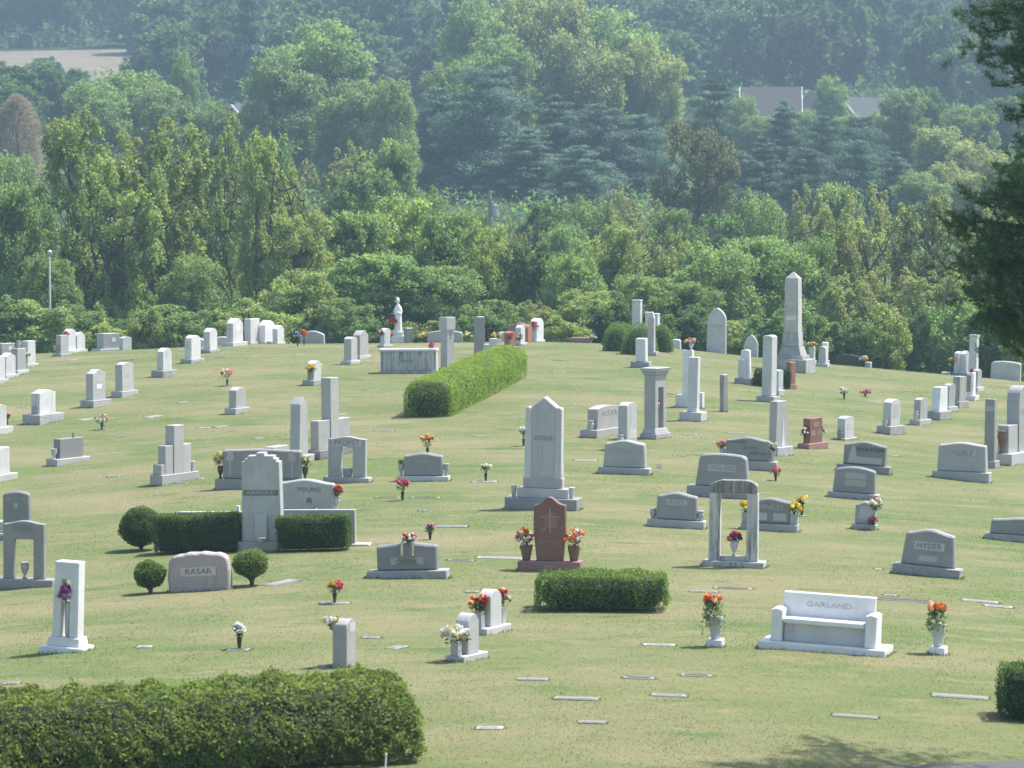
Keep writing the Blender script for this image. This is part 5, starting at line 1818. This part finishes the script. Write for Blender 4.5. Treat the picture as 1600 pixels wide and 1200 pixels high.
# stones on the left brow
simple(169, 539, 'square blue-grey headstone with a pale plate on the left brow', 30, 24, 20, 'flat', 0, (44, 3, 26), 40, 0, GRANITE, GRANITE_L, 0, [(4, 14, 7, 7, MARBLE)])
simple(196, 539, 'small narrow grey headstone right of the square blue-grey one', 18, 21, 9, 'oval', 2, None, 45, 0, PALEGREY)
S = simple(97, 557, 'grey headstone with a dark urn, first of the three with red flowers', 17, 29, 9, 'flat', 0, (26, 4, 16), YF, 0, GRANITE, GRANITE, 0, None, [(-9, 4, 13, 4, GRANITE_D)])
S = simple(109, 551, 'white headstone, middle of the three with red flowers', 18, 33, 9, 'oval', 3, (28, 4, 16), YF, 0, PALEGREY, GRANITE_L)
bouquet(S.spot(-12, 0, 30), .16, ('red', 'pink'), 'red and pink flowers beside the middle of the three headstones', 20, .08)
S = simple(123, 545, 'round-topped white headstone, last of the three with red flowers', 20, 27, 9, 'round', 7, (26, 4, 14), YF, 0, PALEGREY, GRANITE_L)
bouquet(S.spot(-12, 0, 20), .13, ('peach', 'pink'), 'peach flowers beside the round-topped white headstone', 12, .08)
simple(9, 546, 'square grey headstone with pale plate at the end of the left brow', 26, 18, 14, 'flat', 0, None, 45, 0, GRANITE, ROCKP, 0, [(4, 10, 6, 6, MARBLE)])
simple(45, 574, 'tall pale headstone at the uphill end of the tight left row', 18, 36, 12, 'flat', 0, (28, 5, 16), YF, 0, GRANITE_L, GRANITE_L)
S = simple(29, 585, 'grey headstone with an urn on top in the tight left row', 20, 34, 12, 'flat', 0, (28, 6, 18), YF, 0, GRANITE, GRANITE_L)
S.vase(0, 40, 12, 3.5, 0, GRANITE_L, 'urn', 'jar')
bouquet(S.spot(16, -3, 30), .16, ('white', 'peach'), 'white flowers in a dark vase in the tight left row', 18, .08)
simple(12, 592, 'pale peaked headstone, third of the tight left row', 22, 34, 12, 'peak', 4, (30, 6, 18), YF, 0, GRANITE_L, GRANITE_L)
simple(-4, 601, 'white headstone, downhill end of the tight left row', 22, 36, 12, 'flat', 0, (30, 7, 18), YF, 0, PALEGREY, GRANITE_L)

# --- middle of the brow
S = Stone(699, 578, 'tall grey cross-armed pillar with pale name block beside the stained tomb', (24, 20), 45, 0, 'monument', 'monument')
S.die(16, 15, 82, 15, 0, 'flat', 0, GRANITE, 'shaft', below=.4); S.block(-9.5, 9.5, -9, 9, 62, 82, GRANITE_L, 'name_block', .01); S.panel(0, 58, 2.5, 22, -7.5, GRANITE_D, 'carved_sword')
S = Stone(749, 559, 'plain tall grey square pillar at the top end of the bright hedge', (16, 14), 25, 0, 'pillar', 'monument')
S.die(14, 13, 64, 12, 0, 'flat', 0, GRANITE_D, 'shaft', below=.4); S.base(18, 3, 16, GRANITE_L)
simple(760, 560, 'very small pale stone, shorter of two by the plain pillar', 8, 22, 8, 'flat', 0, None, 20, 0, GRANITE_L)
simple(771, 558, 'small pale square stone, taller of two by the plain pillar', 12, 29, 8, 'flat', 0, None, 25, 0, GRANITE_L)
S = Stone(695, 530, 'wide grey low-gabled headstone with yellow flowers at both ends', (56, 10), -6, 0)
S.die(56, 55, 19, 8, 0, 'oval', 3, GRANITE, below=.4)
bouquet(S.spot(-36, 0, 10), .24, ('yellow', 'cream'), 'yellow lilies left of the wide low-gabled headstone', 14, .10, .9, 120)
bouquet(S.spot(36, 0, 11), .24, ('yellow', 'cream'), 'yellow lilies right of the wide low-gabled headstone', 14, .10, .9, 120)
S = Stone(640, 584, 'streaked white marble box tomb with projecting lid', (92, 30), -5, 0, 'box_tomb', 'tomb')
S.base(92, 4, 34, OLDGREY); S.block(-44, 44, -13, 13, 4.2, 34, CONCRETE, 'chest'); S.block(-46, 45, -15, 15, 34.2, 38, MARBLE, 'lid'); S.panel(-2, 19, 32, 6, -13, GRANITE); S.text('MITCHELL', -2, 19, 4, -13, CARVED, .9)
bouquet(S.spot(36, 0, 42), .13, ('magenta', 'pink'), 'pink-red flower ball on the lid of the streaked box tomb', 14, .09, .8, 10)
S = Stone(811, 530, 'wide red-brown serpentine headstone behind the cluster of small stones', (36, 9), -6, 0)
S.die(36, 35, 30, 8, 0, 'serp', 4, REDGR_L, below=.4)
S = Stone(787, 530, 'low grey slant stone left of the red-brown headstone', (24, 12), 35, 0)
S.base(30, 4, 14, GRANITE_L); S.die(18, 16, 12, 9, 4, 'oval', 3, GRANITE, below=.3)
bouquet(S.spot(-16, -2, 10), .22, ('yellow', 'cream'), 'yellow lilies left of the low slant stone', 12, .10, .8, 90)
S = simple(797, 547, 'small reddish headstone nearly covered by red flowers', 18, 24, 9, 'oval', 3, (26, 5, 14), 50, 0, BRICKRED, REDGR_L)
bouquet(S.spot(-8, -6, 22), .17, ('red', 'crimson', 'pink'), 'red flowers heaped on the small reddish headstone', 24, .08)
S = simple(813, 540, 'small white headstone with yellow and purple flowers before it', 14, 28, 9, 'oval', 3, (22, 4, 14), YF, 0, PALEGREY, GRANITE_L)
bouquet(S.spot(-14, -4, 14), .17, ('yellow', 'purple', 'white'), 'yellow and purple flowers before the small white headstone', 22, .08)
simple(824, 535, 'slim brown-faced headstone between two white ones on the brow', 14, 28, 9, 'oval', 3, None, YF, 0, BRICKRED)
S = simple(839, 530, 'tall white round-topped headstone with red flowers and an urn', 22, 34, 11, 'round', 6, (28, 3, 14), YF, 0, MARBLE, GRANITE_L, 0, None, [(-13, 3, 14, 4, GRANITE_L)])
bouquet(S.spot(-13, -2, 26), .18, ('red', 'pink'), 'red and pink flowers in the urn of the tall white round-topped headstone', 22, .08, 1.3)
bouquet(S.spot(18, 2, 6), .16, ('yellow', 'cream'), 'yellow flowers at the foot of the tall white round-topped headstone', 12, .08)
S = Stone(908, 527, 'low reddish brown flat-topped stone on the brow with silvery flowers', (34, 9), -4, 0)
S.die(33, 33, 9, 8, 0, 'flat', 0, REDGR_L, below=.4)
bouquet(S.spot(20, 0, 9), .16, ('white', 'lilac'), 'silvery white flowers in a dark vase beside the low reddish stone', 14, .08)
S = Stone(1056, 536, 'small pale stone with rounded corner right of the dome shrubs', (17, 8), -6, 0)
S.die(16, 15, 15, 7, 0, 'oval', 2, PALEGREY, below=.4)


def statue():
    S = Stone(622, 533, 'white marble robed statue on a square pedestal holding red flowers', (20, 18), 0, 0, 'statue', 'statue')
    S.base(21, 12, 18, MARBLE); S.base(16, 6, 14, MARBLE, 12.2, 'plinth')
    m = S.m
    mb = MB()
    seg = 16
    # one continuous robed figure: hem, knees, hips, waist, chest, shoulders, neck, head
    rings = [(18, 6.2, 5.2, 0, 0), (21, 5.8, 5.0, .1, 0), (28, 5.2, 4.4, .3, -.2), (36, 5.0, 4.2, .2, -.3), (44, 4.8, 3.9, -.1, 0), (50, 5.2, 3.9, -.3, -.2), (55, 5.2, 3.5, -.3, -.2), (58, 4.5, 3.0, -.3, 0),
             (60, 2.9, 2.5, -.4, 0), (61.5, 1.7, 1.9, -.5, 0), (63, 1.8, 2.0, -.6, -.2), (64.2, 2.3, 2.6, -.8, -.4), (66.5, 2.7, 3.1, -.9, -.5), (69, 2.6, 2.9, -.8, -.3), (70.8, 1.7, 1.9, -.7, -.1), (71.5, .6, .6, -.7, 0)]
    vs, fs = [], []
    for j, (z, rx, ry, cx, cy_) in enumerate(rings):
        for k in range(seg):
            a = 2 * math.pi * k / seg
            f = 1 + (.07 * math.sin(a * 6 + j * .35) if z < 50 else 0)
            vs.append((m(cx + rx * f * math.cos(a)), m(cy_ + ry * f * math.sin(a)), m(z)))
    for j in range(len(rings) - 1):
        for k in range(seg):
            a, b = j * seg + k, j * seg + (k + 1) % seg
            fs.append((a, b, b + seg, a + seg))
    fs += [tuple(range(seg - 1, -1, -1)), tuple(range((len(rings) - 1) * seg, len(rings) * seg))]
    mb.add(vs, fs)
    # sleeves meeting at the waist in front, rooted inside the shoulders
    for sx in (-1, 1):
        mb.tube([(m(sx * 3.8 - .3), 0, m(56.5)), (m(sx * 5.2 - .3), m(-.8), m(51)), (m(sx * 5.0 - .3), m(-2.6), m(45.5)), (m(sx * 2.0 - .3), m(-4.6), m(47.5)), (m(-.3), m(-4.9), m(49))], [m(1.4), m(1.6), m(1.6), m(1.3), m(1.0)], 8)
    # nose and veil edge give the face its side
    mb.tube([(m(-.9), m(-3.3), m(67.4)), (m(-.9), m(-4.1), m(66.3)), (m(-.9), m(-3.5), m(65.8))], [m(.25), m(.4), m(.25)], 6)
    mb.build('figure', MARBLE, S.o, 0, True)
    bouquet(S.spot(-9, -4, 34), .26, ('red', 'crimson'), 'red flowers hanging at the left side of the robed statue', 22, .10, .8, 30)
    simple(638, 531, 'dark-fronted small stone pillar right of the statue', 11, 24, 9, 'flat', 0, None, 30, 0, GRANITE_D)


statue()

# --- lower middle pair with vase blocks
S = simple(766, 993, 'grey round-shouldered headstone with red flowers on both ends', 34, 58, 23, 'oval', 10, (74, 11, 34), 58, 0, GRANITE_L, GRANITE_L)
for x in (-32, 32):
    S.block(x - 6, x + 6, -7, 7, 11, 37, GRANITE, 'vase_block')
bouquet(S.spot(-33, 0, 50), .19, ('red', 'peach'), 'red roses in the vase block left of the round-shouldered headstone', 22, .075, .9, 130)
bouquet(S.spot(34, 4, 52), .20, ('red', 'peach', 'white'), 'red and cream flowers in the vase block right of the round-shouldered headstone', 24, .07, 1.0, 150)
S = simple(730, 1035, 'grey round-shouldered headstone with a mass of white flowers before it', 33, 64, 24, 'oval', 12, (72, 10, 34), 58, 0, GRANITE_L, GRANITE_L)
S.block(-38, -26, -7, 7, 10, 33, GRANITE, 'vase_block')
bouquet(S.spot(-33, -1, 44), .22, ('white', 'cream'), 'white lilies in the vase block of the lower round-shouldered headstone', 24, .10, .7, 60)
S = Stone(538, 1044, 'plain grey upright block stone with yellow and white flowers behind its top', (44, 24), 72, 0)
S.die(42, 41, 76, 24, 0, 'oval', 8, GRANITE, below=.4); S.panel(4, 62, 24, 14, -12, PANEL)
bouquet(S.spot(-10, 16, 72), .13, ('white', 'yellow'), 'yellow and white flowers behind the top of the upright block stone', 16, .07)

# --- vases of flowers standing in the turf
ground_vase(523, 943, 905, 12, ('red', 'pink', 'yellow'), 'red flowers with one yellow bloom in a bronze turf vase', n_head=28, head=.07)
ground_vase(374, 1014, 972, 9, ('white',), 'white flowers in a dark turf vase on a flat marker', n_head=24, head=.08, squash=1.2)
ground_vase(355, 603, 574, 10, ('pink', 'peach', 'white'), 'pink and peach flowers leaning in a turf vase on the left slope', n_head=22, head=.09)
ground_vase(159, 671, 646, 11, ('white', 'pink'), 'white and pale pink flowers in a dark turf vase below the left row', n_head=14, head=.08)
ground_vase(465, 541, 519, 6, ('lilac', 'white', 'blue'), 'lilac and white flowers in a turf vase, left of the orange ones', n_head=20, head=.09)
ground_vase(475, 539, 516, 5.5, ('orange', 'red'), 'orange-red flowers in a turf vase, right of the lilac ones', n_head=18, head=.10)
ground_vase(629, 782, 746, 11, ('magenta', 'red', 'pink'), 'pink and crimson roses in a bronze turf vase', n_head=20, head=.085)
ground_vase(759, 752, 724, 9, ('white', 'cream'), 'flat-topped white flowers in a dark turf vase on a flat marker', n_head=14, head=.07, squash=.5)
ground_vase(1212, 751, 727, 9, ('pink',), 'pink star-shaped flowers in a brown turf vase', n_head=10, head=.09)
ground_vase(1319, 624, 604, 7, ('white', 'cream'), 'white flowers in a brown turf vase beside the pink ones', n_head=14, head=.09)
ground_vase(1352, 620, 608, 8, ('pink', 'magenta'), 'low bunch of pink flowers in the turf beside the white ones', .08, .04, n_head=16, head=.09, squash=.5)

# --- flat markers let into the turf
_mk = None
_rng = random.Random(3)
MARK = ((1088, 1056, 48), (998, 1060, 48), (1030, 1008, 50), (832, 1062, 48), (900, 1092, 70), (1045, 1087, 55), (765, 1138, 42), (925, 1129, 44), (1145, 920, 58), (1412, 938, 90), (1532, 940, 55), (1391, 931, 20), (1500, 1089, 88), (18, 1068, 26), (226, 1011, 22),
        (580, 997, 28), (505, 1042, 36), (372, 1016, 34), (523, 943, 46), (440, 911, 54), (738, 925, 20), (700, 823, 60), (785, 872, 80), (830, 842, 46), (605, 778, 38), (665, 778, 44), (757, 753, 38), (752, 682, 26), (810, 700, 22), (600, 673, 28), (915, 720, 34), (905, 634, 20), (872, 563, 20),
        (578, 609, 26), (140, 655, 34), (286, 629, 18), (36, 637, 18), (178, 745, 20), (309, 748, 20), (114, 563, 16), (200, 563, 26), (346, 559, 18), (1078, 679, 22), (1150, 677, 28), (1062, 712, 18), (1332, 631, 24), (1366, 627, 20), (1392, 712, 24), (1340, 643, 24), (1046, 615, 18), (320, 669, 18), (345, 667, 24), (404, 685, 16), (530, 648, 18),
        (240, 651, 26), (468, 554, 18), (355, 603, 20), (159, 672, 20), (874, 580, 20), (190, 682, 16), (1250, 806, 18), (1372, 890, 10), (1000, 905, 22), (285, 755, 18), (720, 876, 40), (660, 798, 12), (1560, 948, 44), (1100, 925, 44), (1336, 1120, 70), (620, 1012, 30))
for i, (px, py, w) in enumerate(MARK):
    p = at(px, py)
    s = FPX / p.y
    ya = _rng.choice((-8, -8, -4, 55)) if px < 700 or px > 1300 and py < 720 else -8
    W = w / s
    if ya == 55:
        W *= 1.25
    o = empty('flat_grave_marker', p, ya, 0, .2)
    slope = (gz(p.x + .3, p.y) - gz(p.x - .3, p.y)) / .6
    sy = (gz(p.x, p.y + .3) - gz(p.x, p.y - .3)) / .6
    o.rotation_euler = (math.atan(sy), -math.atan(slope), R(ya))
    D = min(.34, max(.22, W * .42))
    FOOT.append((p.x, p.y, W, D, R(ya), .55))
    MB().box(-W / 2, W / 2, -D / 2, D / 2, -.08, .016).build('slab', (MARKER, GRANITE_D, OLDGREY, MARKER)[i % 4], o, .008)
    MB().box(-W / 2 + .06, W / 2 - .06, -D / 2 + .06, D / 2 - .06, .016, .021).build('name_plate', (BRONZE, GRANITE_D, MARKER, GRANITE_D)[(i // 2) % 4], o)
    tag(o, ('flat weathered granite grave marker lying flush in the mown grass', 'flat dark grey granite grave marker lying flush in the mown grass', 'flat lichen-grey grave marker lying flush in the mown grass', 'flat brownish grey grave marker lying flush in the mown grass')[i % 4], 'grave marker', 'flat grave markers in the turf')


def small_things():
    p = at(1030, 737)
    e = empty('grave_sign', p, -10, 0, .1)
    s = FPX / p.y
    MB().tube([(0, 0, -.05), (0, 0, 8 / s)], [.008, .008], 5).build('stake', STEELGREY, e)
    f = MB().box(-.07, .07, -.012, .012, 6 / s, 12 / s).build('frame', STEELGREY, e)
    MB().box(-.055, .055, -.016, -.0125, 7 / s, 11.2 / s).build('card', WHITEPAINT, f)
    tag(e, 'tiny temporary grave sign on a stake beside the two-name headstone', 'sign')
    p = at(602, 1206)
    e = empty('marker_stake', p, 0, 3, .1)
    MB().tube([(0, 0, -.05), (0, 0, .22)], [.012, .010], 6).build('rod', WHITEPAINT, e)
    MB().lathe([(.012, 0), (.016, .01), (.012, .02)], 6, 0, 0, .22).build('cap', WHITEPAINT, e)
    tag(e, 'thin white stake in the grass before the foreground hedge', 'stake')


small_things()


grass_blades()

# ------------------------------------------------------------------ the air
def haze():
    mb = MB().box(-905, 905, -32, 2602, -9.5, 215)
    m = bpy.data.materials.new('summer_haze')
    m.use_nodes = True
    n, l = m.node_tree.nodes, m.node_tree.links
    n.clear()
    v = n.new('ShaderNodeVolumePrincipled')
    v.inputs['Color'].default_value = (.38, .54, .69, 1)
    v.inputs['Density'].default_value = .00052
    v.inputs['Anisotropy'].default_value = .2
    o = n.new('ShaderNodeOutputMaterial')
    l.new(v.outputs[0], o.inputs['Volume'])
    b = mb.build('haze', m)
    b['kind'] = 'stuff'
    tag(b, 'pale blue summer haze filling the air over the valley', 'haze')
    b.display_type = 'WIRE'


haze()
